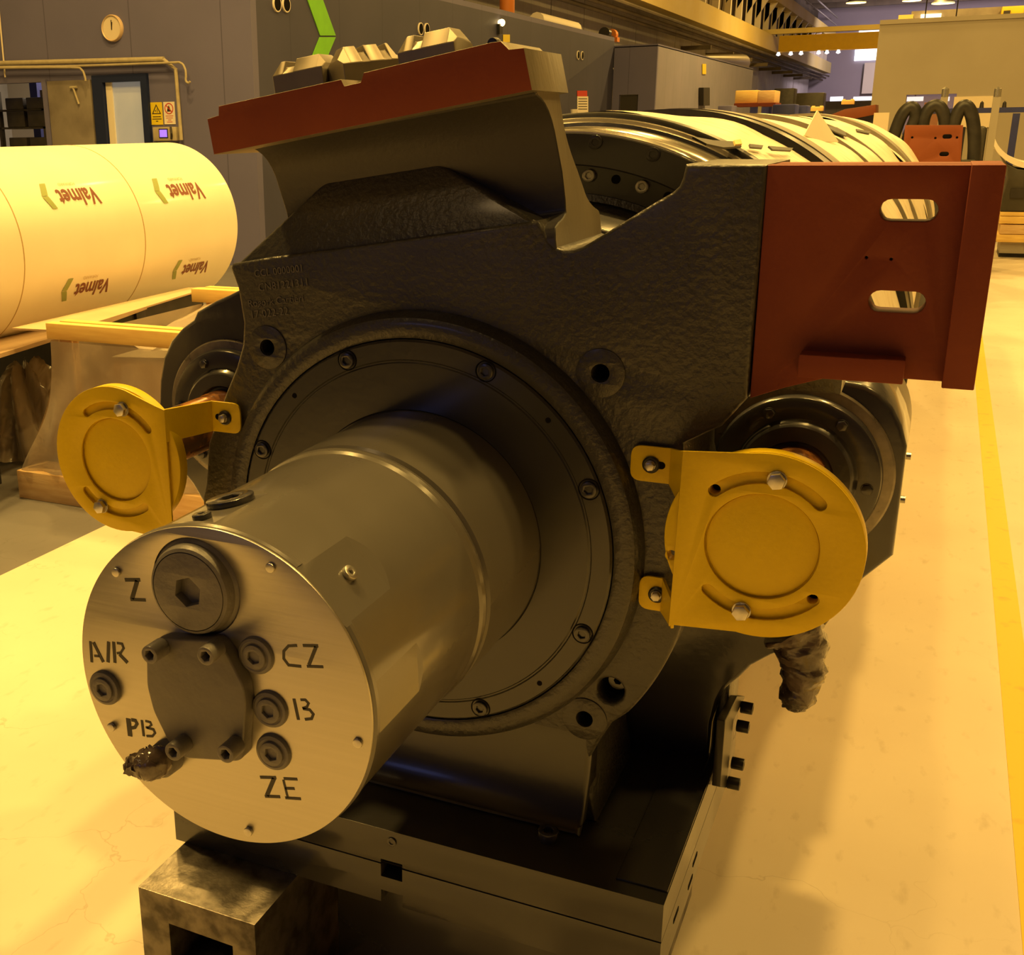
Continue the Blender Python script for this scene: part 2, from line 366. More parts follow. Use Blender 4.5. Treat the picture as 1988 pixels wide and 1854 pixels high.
# fasteners, axis along -y, seated at y = 0
def socket_head(r, h, hr=None, rot=0.3):
    hr = hr or r * 0.52
    a = plate([circle(0, 0, r, 28), hexa(0, 0, hr, rot)], -h, 0, bev=min(h * .18, r * .14))
    b = plate([circle(0, 0, r * .9, 20)], -h * 0.42, -h * 0.02)
    return join(a, b)
def hex_head(r, h, wr=None, rot=0.2):
    a = plate([hexa(0, 0, r, rot)], -h, -0.0015, bev=h * .16)
    w = lathe([(0, -0.0020), ((wr or r * 1.15) * .97, -0.0020), (wr or r * 1.15, -0.0014), (wr or r * 1.15, 0), (0, 0)], seg=24)
    return join(a, w)
def copyto(src, at, parent, rot=None):
    c = src.copy(); COL.objects.link(c); c.parent = parent
    c.location = Vector(at) - (wl(parent) if parent else Vector((0, 0, 0)))
    if rot is not None: c.rotation_euler = rot
    return c
def textmesh(s, size, extrude=0.0004, shear=0.0, bold=0.0):
    cu = bpy.data.curves.new('t', 'FONT'); cu.body = s; cu.size = size; cu.extrude = extrude; cu.shear = shear; cu.resolution_u = 3; cu.offset = bold
    o = bpy.data.objects.new('t', cu); COL.objects.link(o)
    dg = bpy.context.evaluated_depsgraph_get(); me = bpy.data.meshes.new_from_object(o.evaluated_get(dg))
    bpy.data.objects.remove(o); bpy.data.curves.remove(cu); me.materials.clear(); return me
AX = 0.88          # height of the roll axis

# ------------------------------------------------------------------ setting
structure('floor', box(-16, 16, -9, 92, -0.1, 0), M['floor'])
structure('trim_1', box(0.998, 1.07, -9, 60, 0.0, 0.0016), M['linepaint'], label='yellow painted line on the cream floor')
structure('wall_left', box(-12.0, -11.7, -9, 92, 0, 9.6), M['concrete'])
structure('wall_back', box(-11.7, 16, 92, 92.3, 0, 9.6), mat('far_wall_paint', (0.34, 0.30, 0.34), (0.38, 0.34, 0.38), 0.7, nscale=.3))
structure('wall_right', box(15.7, 16, -9, 92, 0, 9.6), M['concrete'])
structure('ceiling', box(-12, 16, -9, 92, 9.6, 9.8), M['darkroof'])

# ------------------------------------------------------------------ bearing housing
HG = 'machine'
hous = thing('bearing_housing', 'big dark grey cast bearing housing with red primed beam and slotted red side plate', 'machine part', (0, 0.72, 0.42))

# main casting plate, front face y = 0.60, outline measured on that plane
YF, YB = 0.60, 0.85
out = xz([(450, 512), (520, 500), (700, 476), (900, 448), (1046, 428), (1056, 448), (1066, 468), (1078, 480), (1095, 486), (1112, 486),
          (1130, 480), (1165, 459), (1215, 428), (1270, 394), (1305, 374), (1318, 362), (1325, 345), (1331, 319)], YF)
out += [(0.484, 1.451), (0.484, 1.142)] + xz([(1400, 828), (1328, 862)], YF)
out += circle(0, AX, 0.428, 26, math.radians(18), math.radians(-36))
out += [(0.322, 0.605), (0.303, 0.566), (0.288, 0.53), (0.292, 0.48), (0.305, 0.42)]
out += [(-0.305, 0.42), (-0.292, 0.48), (-0.288, 0.53), (-0.303, 0.566), (-0.322, 0.605)]
out += circle(0, AX, 0.428, 20, math.radians(216), math.radians(180))
out += xz([(399, 940), (404, 860), (418, 820), (437, 765), (458, 714), (470, 670), (472, 628), (466, 590), (461, 560), (452, 535), (446, 520)], YF)
H4 = [(-0.279, 1.162), (0.279, 1.162), (0.279, 0.604), (-0.279, 0.604)]
HB = xz([(1185, 1341)], YF)[0]
holes = [circle(x, z, 0.0135, 20) for x, z in H4] + [circle(HB[0], HB[1], 0.021, 24)] + [circle(0, AX, 0.30, 64)]
body = obj('housing_body', plate([out] + holes, YF, YB, bev=0.006, bres=2), M['castrough'], hous, angle=40)
# spot faces round the four bores, dark bore ends
for x, z in H4:
    obj('spot_face', plate([circle(x, z, 0.036, 40), circle(x, z, 0.0135, 24)], YF - 0.0022, YF + 0.001, bev=0.0008), M['cast'], hous)
obj('bore_screw', plate([circle(HB[0] + .004, HB[1] + .004, 0.015, 20), hexa(HB[0] + .004, HB[1] + .004, .007)], YF + 0.03, YF + 0.06), M['unit'], hous)
# feet run forward on to the base plate
fp = [(YF + 0.05, 0.60), (YF + 0.0005, 0.585)] + [(0.60 - 0.050 * (1 - math.cos(t)) , 0.575 - 0.150 * math.sin(t)) for t in [PI / 2 * i / 12 for i in range(13)]] + [(0.545, 0.4205), (YF + 0.05, 0.4205)]
foot = extrude_poly([(-0.292, y, z) for y, z in fp], (0.584, 0, 0))
obj('housing_foot', bevelled(foot, 0.010, 3, 60), M['smooth'], hous, angle=50)
# raised boss round the flange
boss = lathe([(0.3195, 0.62), (0.3195, 0.5705), (0.323, 0.5685), (0.343, 0.5685), (0.350, 0.572), (0.356, 0.585), (0.359, 0.601), (0.357, 0.62)], 0, AX, 128)
obj('flange_boss', boss, M['cast'], hous)
# bolted cover flange
cov = thing('cover_flange', '', '')
bpy.data.objects.remove(cov)
fl = lathe([(0.205, 0.585), (0.205, 0.571), (0.209, 0.568), (0.281, 0.568), (0.283, 0.5695), (0.285, 0.5695), (0.287, 0.568), (0.314, 0.568), (0.3175, 0.571), (0.3175, 0.60)], 0, AX, 128)
flange = obj('cover_flange', fl, M['smooth'], hous)
sb = finish(socket_head(0.0125, 0.0075), M['unit'])
b0 = None
for k in range(8):
    a = math.radians(22.5 + 45 * k); p = (0.301 * math.cos(a), 0.570, AX + 0.301 * math.sin(a))
    if b0 is None: b0 = obj('cap_screw', sb, None, flange, p)
    else: copyto(b0, p, flange)
    obj('counterbore', plate([circle(p[0], p[2], 0.0165, 24), circle(p[0], p[2], 0.0148, 24)], 0.5672, 0.569), M['hole'], flange)
for d in (45, 135, 225, 315):
    a = math.radians(d); obj('tapped_hole', plate([circle(0.301 * math.cos(a), AX + 0.301 * math.sin(a), 0.0042, 16)], 0.5673, 0.569), M['hole'], flange)

# top beam: section in (y, w), drawn along the tilted direction
A, B = onY(410, 207, 0.541), onY(1005, 84, 0.541)
tl = math.atan2(B.z - A.z, B.x - A.x)
uu = Vector((math.cos(tl), 0, math.sin(tl))); ww = Vector((-math.sin(tl), 0, math.cos(tl)))
def bp(s, y, w): return A + uu * s + ww * w + Vector((0, y - 0.541, 0))
def bsec(sec, s0, s1): return extrude_poly([bp(s0, y, w) for y, w in sec], uu * (s1 - s0))
E1 = (onY(1017, 95, 0.541) - A).dot(uu)
W0 = -0.006
def curve_pts(p0, p1, p2, n=6): return [tuple((1 - t) ** 2 * Vector(p0) + 2 * t * (1 - t) * Vector(p1) + t * t * Vector(p2)) for t in [i / n for i in range(n + 1)]]
web = [(0.560, W0 - 0.05), (0.584, W0 - 0.058)] + curve_pts((0.584, W0 - 0.060), (0.640, W0 - 0.070), (0.652, W0 - 0.125)) + \
      [(0.664, W0 - 0.165), (0.666, W0 - 0.205), (0.664, -0.222)] + curve_pts((0.664, -0.228), (0.655, -0.236), (0.625, -0.240)) + [(0.606, -0.246), (0.601, -0.262), (0.601, -0.32), (0.845, -0.32), (0.845, -0.245)] + \
      curve_pts((0.84, -0.237), (0.78, -0.222), (0.768, -0.20)) + [(0.755, -0.185)] + curve_pts((0.742, -0.17), (0.70, -0.13), (0.695, -0.10)) + [(0.688, -0.062), (0.690, W0 - 0.05)]
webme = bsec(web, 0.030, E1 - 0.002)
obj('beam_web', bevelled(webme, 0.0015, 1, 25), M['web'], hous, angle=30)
wb = bpy.data.objects['beam_web']; wb.data.materials.append(M['machined'])
for p in wb.data.polygons:
    if abs(p.normal.x) > .9: p.material_index = 1
# flange of the beam: red primed front face, bare machined top, ends and underside
fr = xz([(402, 231), (424, 224), (424, 206), (662, 154), (668, 167), (700, 160), (706, 141), (955, 82), (972, 80), (988, 96), (1017, 93), (1033, 175), (415, 300)], 0.541)
fme = plate([fr], 0.541, 0.709, bev=0.0012)
M2 = M['machined']
flg = obj('beam_flange', fme, M2, hous); flg.data.materials.append(M['red'])
for p in flg.data.polygons:
    if p.normal.y < -0.4: p.material_index = 1
flg['label'] = 'red primed front face, bare machined top'
# gusset wedge between ledge and web
g0 = [onY(u, v, yy) for u, v, yy in ((452, 520, .604), (640, 345, .657), (845, 312, .657), (985, 392, .640), (1048, 436, .604))]
gback = [Vector((p.x, 0.70, p.z)) for p in g0]
bm = bmesh.new(); f_ = [bm.verts.new(p) for p in g0]; k_ = [bm.verts.new(p) for p in gback]
bm.faces.new((f_[0], f_[1], f_[2], f_[4])); bm.faces.new((f_[2], f_[3], f_[4])); bm.faces.new(k_[::-1])
for i in range(5):
    j = (i + 1) % 5; bm.faces.new((f_[i], k_[i], k_[j], f_[j]))
obj('gusset', bevelled(bm_mesh(bm), 0.006, 3, 20), M['cast'], hous)
# horizontal crease ribs in the cove under the flange
for w in (-0.128, -0.139):
    obj('casting_rib', tube([bp(0.035, 0.656 if w > -.13 else .659, w), bp(E1 - 0.02, 0.656 if w > -.13 else .659, w + 0.006)], 0.0022, 6), M['cast'], hous)
# three bare steel clamp pads on the beam
def pad(L, yc, wdt, hgt, ch, notches):
    sec = fillet([(-wdt / 2, 0), (-wdt / 2, hgt - ch), (-wdt / 2 + ch * .8, hgt), (wdt / 2 - ch * .8, hgt), (wdt / 2, hgt - ch), (wdt / 2, 0)], 0)
    bm = bmesh.new(); segs = sorted([(-L / 2, -L / 2 + ch * .35, 0, 1)] , key=lambda q: q[0])
    xs = [-L / 2, -L / 2 + ch * .5]
    for a, b in notches: xs += [a, a + .001, b - .001, b]
    xs += [L / 2 - ch * .5, L / 2]
    rings = []
    for i, x in enumerate(xs):
        cut = any(a + .0005 < x < b - .0005 for a, b in notches); end = i in (0, len(xs) - 1)
        ring = []
        for y, z in sec:
            zz = z
            if cut and z > hgt - .001: zz = hgt - 0.010
            if end: zz = min(zz, hgt - ch * .7); 
            ring.append(bm.verts.new((x, y, zz)))
        rings.append(ring)
    for R1, R2 in zip(rings, rings[1:]):
        for i in range(len(sec)):
            j = (i + 1) % len(sec); bm.faces.new((R1[i], R1[j], R2[j], R2[i]))
    bm.faces.new(rings[0]); bm.faces.new(rings[-1][::-1])
    return bevelled(bm_mesh(bm), 0.0008, 1, 25)
for (u, v, L, wd_, hg, ch, no, yaw) in ((603, 168, .088, .075, .056, .020, [(-.026, -.006)], 0), (710, 152, .098, .070, .056, .026, [(-.018, -.004), (.018, .032)], 50), (846, 104, .090, .075, .053, .022, [(-.022, -.006)], 0)):
    p = onY(u, v, 0.66) ; s = (p - A).dot(uu)
    q = bp(s, 0.66, -0.001)
    o = obj('clamp_pad', pad(L, 0, wd_, hg, ch, no), M['pad'], hous, q, angle=18)
    o.rotation_euler = (Matrix.Rotation(-tl, 3, 'Y') @ Matrix.Rotation(math.radians(yaw), 3, 'Z')).to_euler()
obj('black_plug', lathe([(0, -.004), (.007, -.003), (.008, .002), (.008, .012), (0, .012)], 0, 0, 16), M['black'], hous, onY(957, 84, 0.56))
# side mounting plate with red primer
RY0, RY1 = 0.605, 0.735
zt, zb = 1.4505, 1.184
sp = [(0.484, zt), (0.722, zt), (0.722, zb), (0.60, zb), (0.53, 1.16), (0.487, 1.142)]
sl = [xz([(1764, 408.5)], RY0)[0], xz([(1741, 586)], RY0)[0]]
dots = xz([(1682, 500), (1730, 503)], RY0)
pl = obj('side_plate', plate([sp, slot(sl[0][0], sl[0][1], 0.0335, 0.0135), slot(sl[1][0], sl[1][1], 0.0335, 0.0135)] + [circle(x, z, 0.0018, 10) for x, z in dots], RY0, .652, bev=0.002), M['red'], hous, label='red primed slotted plate')
obj('top_rib', box(0.486, 0.7215, .64, RY1, 1.436, zt, .0015), M['red'], hous)
obj('back_rib', box(0.486, 0.60, .64, RY1, 1.15, 1.436, .0015), M['cast'], hous)
obj('end_bar', box(0.7195, 0.756, 0.578, RY1 + .002, 1.181, 1.4515, 0.0015), M['red'], hous)
obj('lower_bar', box(0.548, 0.675, 0.572, 0.71, 1.183, 1.213, 0.0018), M['red'], hous)
for zz in (1.395, 1.285, 1.205):
    obj('bar_hole', tube([(0.7558, 0.65, zz), (0.7568, 0.65, zz)], 0.006, 14), M['hole'], hous)
# raised foundry lettering on the casting
for (u, v, s, sz, gap) in ((495, 538, 'CCL 0000001', .0165, 1), (503, 565, 'CN81221311', .0175, 1), (483, 596, 'Rogork Cartieri', .0165, 1), (487, 618, '17-022-22', .0180, 1)):
    me = textmesh(s, sz, 0.0012)
    p = onY(u, v, YF); Rm = Matrix.Rotation(-math.radians(8), 4, 'Y') @ Matrix.Rotation(PI / 2, 4, 'X')
    me.transform(Matrix.Translation(Vector((p.x, YF - 0.0002, p.z))) @ Rm)
    obj('foundry_lettering', me, M['cover'], hous)
# rear casting that carries the two side units
YR = 0.90
half = xz([(1378, 1518), (1384, 1440), (1388, 1392), (1400, 1350), (1414, 1325), (1438, 1306), (1462, 1282), (1500, 1262), (1590, 1225), (1640, 1160), (1677, 1115), (1735, 1070), (1746, 985), (1757, 900), (1762, 860), (1752, 820), (1735, 785), (1710, 758), (1682, 742), (1640, 733), (1590, 732), (1550, 742), (1500, 765), (1440, 800)], YR)
right = half + [(0.33, 1.17), (0.25, 1.33), (0.12, 1.36)]
left = [(-x, z) for x, z in half] + [(-0.60, 1.135), (-0.56, 1.17)] + xz([(395, 600), (455, 571)], YR) + [(-0.25, 1.33), (-0.12, 1.36)]
# drop the mirrored crown of the left lobe: it continues into the stepped shoulder seen in the photograph
rear_loop = [(0.42, 0.36)] + right + [(-0.12, 1.36), (-0.25, 1.33)] + xz([(455, 571), (430, 582), (395, 602), (388, 618), (366, 634), (345, 658), (330, 690), (323, 735), (322, 790)], YR)
rear_loop += [(-x, z) for x, z in half if z < 1.02][::-1][:0] + [(-0.693, 0.90), (-0.69, 0.85), (-0.645, 0.80), (-0.58, 0.70), (-0.50, 0.60), (-0.45, 0.52), (-0.44, 0.36)]
obj('rear_frame', plate([rear_loop, circle(0, AX, 0.30, 48)], 0.875, 1.05, bev=0.008, bres=2), M['unit'], hous)
# narrow inspection plate on the right flank with four screws
obj('flank_pad', box(0.44, 0.458, 0.90, 1.02, 0.36, 0.56, 0.004), M['cast'], hous)
fpts = [onX(u, v, 0.470) for u, v in ((1447, 1352), (1424, 1400), (1410, 1530), (1398, 1528), (1408, 1400), (1432, 1352))]
obj('flank_plate', bevelled(extrude_poly(fpts, (-0.014, 0, 0)), 0.001, 1), M['black'], hous)
hb = finish(socket_head(0.011, 0.022), M['black'])
for (u, v) in ((1438, 1372), (1430, 1408), (1420, 1480), (1412, 1518)):
    p = onX(u, v, 0.470); obj('flank_screw', hb, None, hous, (0.470, p.y, p.z), rot=(0, 0, PI / 2))

# ------------------------------------------------------------------ machine base, two plates
base = thing('support_plinth', 'dark grey two layer steel base plate under the bearing housing', 'base', (0, 0.7, 0.28))
key = (0.031, -0.007)
up = [(-0.42, 0.4195), (0.45, 0.4195), (0.45, 0.3545), (key[0], 0.3545), (key[0], 0.3615), (key[1], 0.3615), (key[1], 0.3545), (-0.42, 0.3545)]
obj('upper_plate', plate([up], 0.44, 1.12, bev=0.0012), M['smooth'], base)
lo = [(-0.42, 0.3525), (key[1], 0.3525), (key[1], 0.329), (key[0], 0.329), (key[0], 0.3525), (0.45, 0.3525), (0.45, 0.279), (key[0], 0.279), (key[0], 0.302), (key[1], 0.302), (key[1], 0.279), (-0.42, 0.279)]
obj('lower_plate', plate([lo], 0.44, 1.12, bev=0.0012), M['smooth'], base)
obj('shim_joint', box(-0.415, 0.445, 0.446, 1.11, 0.352, 0.355), M['hole'], base)
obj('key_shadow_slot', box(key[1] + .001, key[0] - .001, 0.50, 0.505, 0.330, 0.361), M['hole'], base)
o = obj('plug_screw', socket_head(0.008, 0.003), M['unit'], base, onY(761, 1634, 0.44))
for (u, v) in ((1275, 1620), (1250, 1690)):
    p = onZ(u, v, 0.4195); obj('bolt_pocket', lathe([(0, 0), (0.017, 0), (0.017, 0.0006), (0, 0.0006)], 0, 0, 24), M['hole'], base, (p.x, p.y, 0.4202), rot=(-PI / 2, 0, 0))
for (u, v) in ((1349, 1668), (1312, 1776), (1340, 1712)):
    p = onX(u, v, 0.45); obj('side_slot', box(0.4495, 0.4508, p.y - 0.018, p.y + 0.018, p.z - 0.004, p.z + 0.004), M['hole'], base)
obj('raised_strip', box(0.372, 0.449, 0.47, 1.10, 0.419, 0.4235, .001), M['smooth'], base)
p = onZ(1090, 1572, 0.43); o = obj('hold_down_screw', socket_head(0.017, 0.018), M['unit'], base, (p.x, min(p.y, .526), 0.419), rot=(-PI / 2, 0, 0))

# ------------------------------------------------------------------ shaft end
sh = thing('shaft_end', 'grey cylindrical shaft end with brushed steel face plate lettered AIR, CZ, B', 'machine part', (0, 0.3, 0.68))
prof = [(0, .004), (.1985, .004), (.2, .006), (.2018, .010), (.2018, .016), (.1995, .020), (.1995, .330), (.2022, .337), (.2034, .345), (.2022, .352), (.1975, .356), (.1975, .360), (.2030, .364), (.2040, .40), (.2046, .52), (.2072, .562), (.2072, .60), (0, .60)]
me = lathe(prof, 0, AX, 160)
o = bpy.data.objects.new('t', me); COL.objects.link(o)
# milled flat with a button screw on the upper right of the barrel, another lower down
def cutter(deg, y0, y1, wdt, depth):
    cb = bpy.data.objects.new('c', box(0.2 * math.cos(math.radians(wdt / 2)) - depth, 0.26, y0, y1, -0.2 * math.sin(math.radians(wdt / 2)), 0.2 * math.sin(math.radians(wdt / 2)))); COL.objects.link(cb)
    xi = min(v.co.x for v in cb.data.vertices)
    for v in cb.data.vertices:
        if v.co.x < xi + .001 and v.co.y > y1 - .001: v.co.y -= 0.016
        elif v.co.y > y1 - .001: v.co.y += 0.016 * (0.26 - xi - .0044) / .0044
    cb.matrix_world = Matrix.Translation((0, 0, AX)) @ Matrix.Rotation(-math.radians(deg), 4, 'Y'); return cb
cs = [cutter(45, -0.01, 0.137, 24.5, 0.0), cutter(3, 0.0215, 0.147, 20, 0.0), cutter(102, 0.02, 0.155, 22, 0.0)]
for c in cs:
    md = o.modifiers.new('b', 'BOOLEAN'); md.object = c; md.operation = 'DIFFERENCE'; md.solver = 'EXACT'
bpy.context.view_layer.update()
me2 = bpy.data.meshes.new_from_object(o.evaluated_get(bpy.context.evaluated_depsgraph_get()))
for q in [o] + cs: bpy.data.objects.remove(q)
me2.materials.clear()
barrel = obj('barrel', me2, M['shaft'], sh, angle=5)
def radial(deg, y, r): a = math.radians(deg); return (r * math.cos(a), y, AX + r * math.sin(a))
def rrot(deg): return Matrix.Rotation(-math.radians(deg), 3, 'Y') @ Matrix.Rotation(PI / 2, 3, 'Z')
fr_ = 0.2 * math.cos(math.radians(12.25))
bs = finish(socket_head(0.0095, 0.007, 0.0035), M['zinc'])
obj('button_screw', bs, None, sh, radial(45.8, 0.073, fr_ - .0005), rot=(Matrix.Rotation(-math.radians(45), 3, 'Y') @ Matrix.Rotation(PI / 2, 3, 'Z')).to_euler())
for d, y in ((50.5, .012), (39.8, .013)):
    obj('dowel_hole', lathe([(0, -.0006), (.002, -.0006), (.002, .001), (0, .001)], 0, 0, 12), M['hole'], sh, radial(d, y + .008, fr_), rot=rrot(45).to_euler())
obj('lifting_plug', socket_head(0.030, 0.008, 0.013), M['unit'], sh, radial(101.8, 0.108, 0.1962), rot=rrot(101.8).to_euler())
obj('bleed_plug', socket_head(0.0115, 0.007, 0.0042), M['unit'], sh, radial(101.0, 0.043, 0.1962), rot=rrot(101).to_euler())
# brushed face plate
# outline slightly proud, with the cut lettering as dark inlays
face = obj('face_plate', plate([circle(0, AX, 0.2, 160), circle(-0.0225, 1.0055, 0.0595, 48)], 0.0, 0.0042, bev=0.0008), M['brushed'], sh)
def z6(L, y=0.0): return [(p.x, p.z) for p in (onY(130 + a * .3883, 940 + b * .3883, y) for a, b in L)]
LET = {
 'Z': [([(290, 478), (366, 478)], 15), ([(352, 482), (326, 572)], 19), ([(318, 576), (394, 579)], 13)],
 'AIR': [([(117, 786), (124, 890)], 12), ([(132, 790), (182, 890)], 14), ([(137, 858), (163, 860)], 10),
         ([(208, 788), (205, 890)], 15), ([(233, 788), (240, 893)], 14), ([(250, 794), (275, 798), (283, 820), (270, 842), (250, 845)], 10), ([(262, 850), (303, 893)], 15)],
 'PB': [([(306, 1172), (316, 1260)], 22), ([(322, 1178), (342, 1182), (350, 1198), (340, 1216), (322, 1219)], 14),
        ([(374, 1180), (384, 1260)], 11), ([(392, 1184), (416, 1190), (422, 1204), (408, 1216), (394, 1216)], 9), ([(400, 1218), (432, 1226), (440, 1244), (428, 1260), (398, 1259)], 10)],
 'CZ': [([(1150, 806), (1108, 808), (1084, 835), (1084, 872), (1108, 904), (1172, 911)], 11), ([(1180, 806), (1256, 808)], 12), ([(1246, 812), (1210, 904)], 14), ([(1200, 910), (1282, 913)], 11)],
 'B': [([(1135, 1072), (1158, 1178)], 13), ([(1168, 1078), (1192, 1078), (1208, 1096), (1200, 1114), (1178, 1120)], 10), ([(1180, 1122), (1214, 1128), (1232, 1150), (1224, 1172), (1190, 1176)], 11)],
 'ZE': [([(966, 1465), (1046, 1467)], 12), ([(1036, 1470), (1000, 1556)], 18), ([(990, 1560), (1066, 1563)], 12), ([(1082, 1478), (1104, 1566)], 10), ([(1084, 1472), (1152, 1475)], 11), ([(1092, 1520), (1138, 1522)], 11), ([(1092, 1568), (1170, 1573)], 11)],
}
for k, S in LET.items():
    ms = []
    for pts, w in S:
        ms.append(plate([stroke(z6(pts), w * 0.000305)], -0.0004, 0.0006))
    obj('cut_letters', join(*ms), M['black'], face, label='cut out letters ' + k)
# plugs: (x, z, flange radius, height, hex)
PL = finish(join(lathe([(.0, .001), (.0228, .001), (.0228, -.0025), (.0215, -.0050), (.0185, -.0058), (.0170, -.0052), (.0145, -.0052)], 0, 0, 40), plate([circle(0, 0, .0150, 32), hexa(0, 0, .0085, .4)], -.0085, -.001, bev=.001), plate([circle(0, 0, .012, 16)], -.004, -.001)), M['plug'])
for x, z in ((.0557, .9361), (.0712, .8718), (.0729, .8168), (-.1675, .8476)):
    obj('port_plug', PL, None, sh, (x, 0, z))
big = join(lathe([(.0595, .012), (.0595, .003), (.0560, -.001), (.0545, -.002), (.0535, -.009), (.0515, -.014), (.0478, -.0160)], 0, 0, 72), plate([circle(0, 0, .0470, 56), hexa(0, 0, .0185, .35)], -.0165, .002, bev=.001), plate([circle(0, 0, .03, 20)], -.004, .004))
obj('large_port_plug', big, M['plug'], sh, (-.0225, 0, 1.0055))
# five small slotted screws holding the plate
scr = finish(plate([circle(0, 0, .0058, 18)], -.0042, .0, bev=.0012), M['zinc'])
for k in range(5):
    a = math.radians(136.6 - 72.2 * k); obj('face_screw', scr, None, face, (.1845 * math.cos(a), 0, AX + .1845 * math.sin(a)))
# bolted polygonal cover
cf = z6([(395, 830), (420, 792), (475, 772), (742, 782), (800, 850), (880, 1010), (893, 1100), (876, 1372), (850, 1388), (590, 1372), (505, 1290), (430, 1135), (398, 1010)], -0.02)
cv = obj('port_cover', plate([fillet(cf, 0.006, 3)], -0.020, 0.001, bev=0.0025, bres=2), M['cover'], sh)
cb_ = finish(socket_head(0.0112, 0.026, 0.0062), M['plug'])
for a, b in ((410, 856), (690, 862), (527, 1342), (790, 1352)):
    x, z = z6([(a, b)], -0.046)[0]; obj('cover_screw', cb_, None, sh, (x, -0.020, z))
# blanked PB port with torn plastic
x, z = z6([(462, 1392)], -0.02)[0]
obj('blank_plug', lathe([(0, -.024), (.018, -.024), (.0205, -.020), (.0215, .001), (0, .001)], 0, 0, 32), M['plug'], sh, (x, 0, z))
def crumple(path, radii, seg, amp, seed):
    rnd = random.Random(seed); me = tube(path, radii, seg)
    for v in me.vertices: v.co += Vector((rnd.uniform(-amp, amp), rnd.uniform(-amp, amp), rnd.uniform(-amp, amp)))
    return me
pp = [onY(130 + a * .3883, 940 + b * .3883, yy) for a, b, yy in ((470, 1370, -.022), (450, 1385, -.032), (410, 1400, -.040), (360, 1402, -.044), (320, 1405, -.046), (300, 1407, -.046))]
tag(obj('plastic_scrap', crumple(smooth_path(pp, 4), [.012 + .010 * math.sin(PI * min(i / 14, 1)) * (1 - .5 * i / 20) - (.008 if i > 17 else 0) for i in range(21)], 20, .0024, 4), M['wrap'], angle=60), 'torn brown plastic scrap stuck on the port beside the letters PB', 'plastic scrap')
# ------------------------------------------------------------------ big wrapped roll behind the housing
roll = thing('wrapped_roll', 'very large roll behind the housing wrapped in creased cream paper with grey bands', 'roll', (0, 4.3, 0.22))
obj('roll_shell', lathe([(0.60, 1.315), (0.6135, 1.315), (0.6165, 1.35), (0.6162, 1.356), (0.6200, 1.362), (0.6230, 1.46), (0.640, 1.475), (0.640, 1.60), (0.640, 7.3), (0.3, 7.34), (0, 7.34)], 0, AX, 160), M['bright'], roll)
obj('dark_edge_ring', lathe([(0.6225, 1.475), (0.6225, 1.462), (0.6240, 1.4600), (0.6300, 1.462), (0.6310, 1.475)], 0, AX, 160), M['unit'], roll)
obj('pale_edge_ring', lathe([(0.6305, 1.480), (0.6305, 1.469), (0.6320, 1.468), (0.6385, 1.471), (0.6395, 1.482), (0.636, 1.49)], 0, AX, 160), M['machined'], roll)
obj('black_edge_ring', lathe([(0.636, 1.483), (0.646, 1.486), (0.6505, 1.490), (0.6515, 1.535), (0.636, 1.537)], 0, AX, 160), M['black'], roll)
obj('end_disc', lathe([(0.602, 1.34), (0.6115, 1.335), (0.6115, 1.302), (0.609, 1.30), (0.5515, 1.30), (0.5485, 1.303), (0.5485, 1.342), (0.500, 1.342), (0.492, 1.342)], 0, AX, 160), M['unit'], roll)
obj('inner_ring', lathe([(0.495, 1.345), (0.493, 1.338), (0.480, 1.332), (0.476, 1.338), (0.47, 1.30), (0.462, 1.29), (0.458, 1.30), (0.44, 1.26), (0.40, 1.20), (0.34, 1.12), (0.30, 1.05)], 0, AX, 128), M['cast'], roll)
rs = finish(socket_head(0.0135, 0.004, 0.007), M['unit']); rz = finish(socket_head(0.013, 0.012, 0.0065), M['zinc'])
for k in range(32):
    a = math.radians(72.4 + 11.25 * k); obj('disc_screw', rs, None, roll, (0.596 * math.cos(a), 1.299, AX + 0.596 * math.sin(a)))
for k in range(30):
    a = math.radians(73.1 + 12 * k); obj('ring_screw', rz, None, roll, (0.529 * math.cos(a), 1.342, AX + 0.529 * math.sin(a)))
for d in (79.2, 67.2, 91.2):
    a = math.radians(d); obj('ring_hole', lathe([(0, 0), (.009, 0), (.009, .004), (0, .004)], 0, 0, 18), M['hole'], roll, (0.529 * math.cos(a), 1.3395, AX + 0.529 * math.sin(a)))
def wrapmesh(y0, y1, r, seed, amp=.004, seg=140, jag=0.0, a0=0, a1=2 * PI):
    rnd = random.Random(seed); ny = max(int((y1 - y0) / 0.07), 4); prof = []
    me = lathe([(r, y0 + (y1 - y0) * i / ny) for i in range(ny + 1)], 0, AX, seg, a0, a1)
    ph = [rnd.uniform(0, 6.28) for _ in range(6)]
    for v in me.vertices:
        a = math.atan2(v.co.z - AX, v.co.x); d = amp * (math.sin(9 * a + 3 * v.co.y + ph[0]) + .6 * math.sin(17 * a - 5 * v.co.y + ph[1]) + .5 * math.sin(5 * v.co.y + ph[2] + 3 * a))
        k = (r + max(d, -amp)) / math.hypot(v.co.x, v.co.z - AX); v.co.x *= k; v.co.z = AX + (v.co.z - AX) * k
        if jag and (abs(v.co.y - y0) < 1e-4): v.co.y += jag * (math.sin(23 * a + ph[3]) + math.sin(41 * a + ph[4]))
    return me
obj('paper_wrap', wrapmesh(1.53, 3.55, 0.648, 3), M['oldpaper'], roll, angle=60)
obj('paper_wrap', wrapmesh(3.52, 5.4, 0.653, 4, jag=.012), M['oldpaper'], roll, angle=60)
obj('paper_wrap', wrapmesh(5.35, 7.25, 0.655, 5, jag=.014), M['oldpaper'], roll, angle=60)
obj('end_band', lathe([(.645, 2.26), (.664, 2.262), (.664, 2.40), (.645, 2.402)], 0, AX, 140), M['black'], roll)
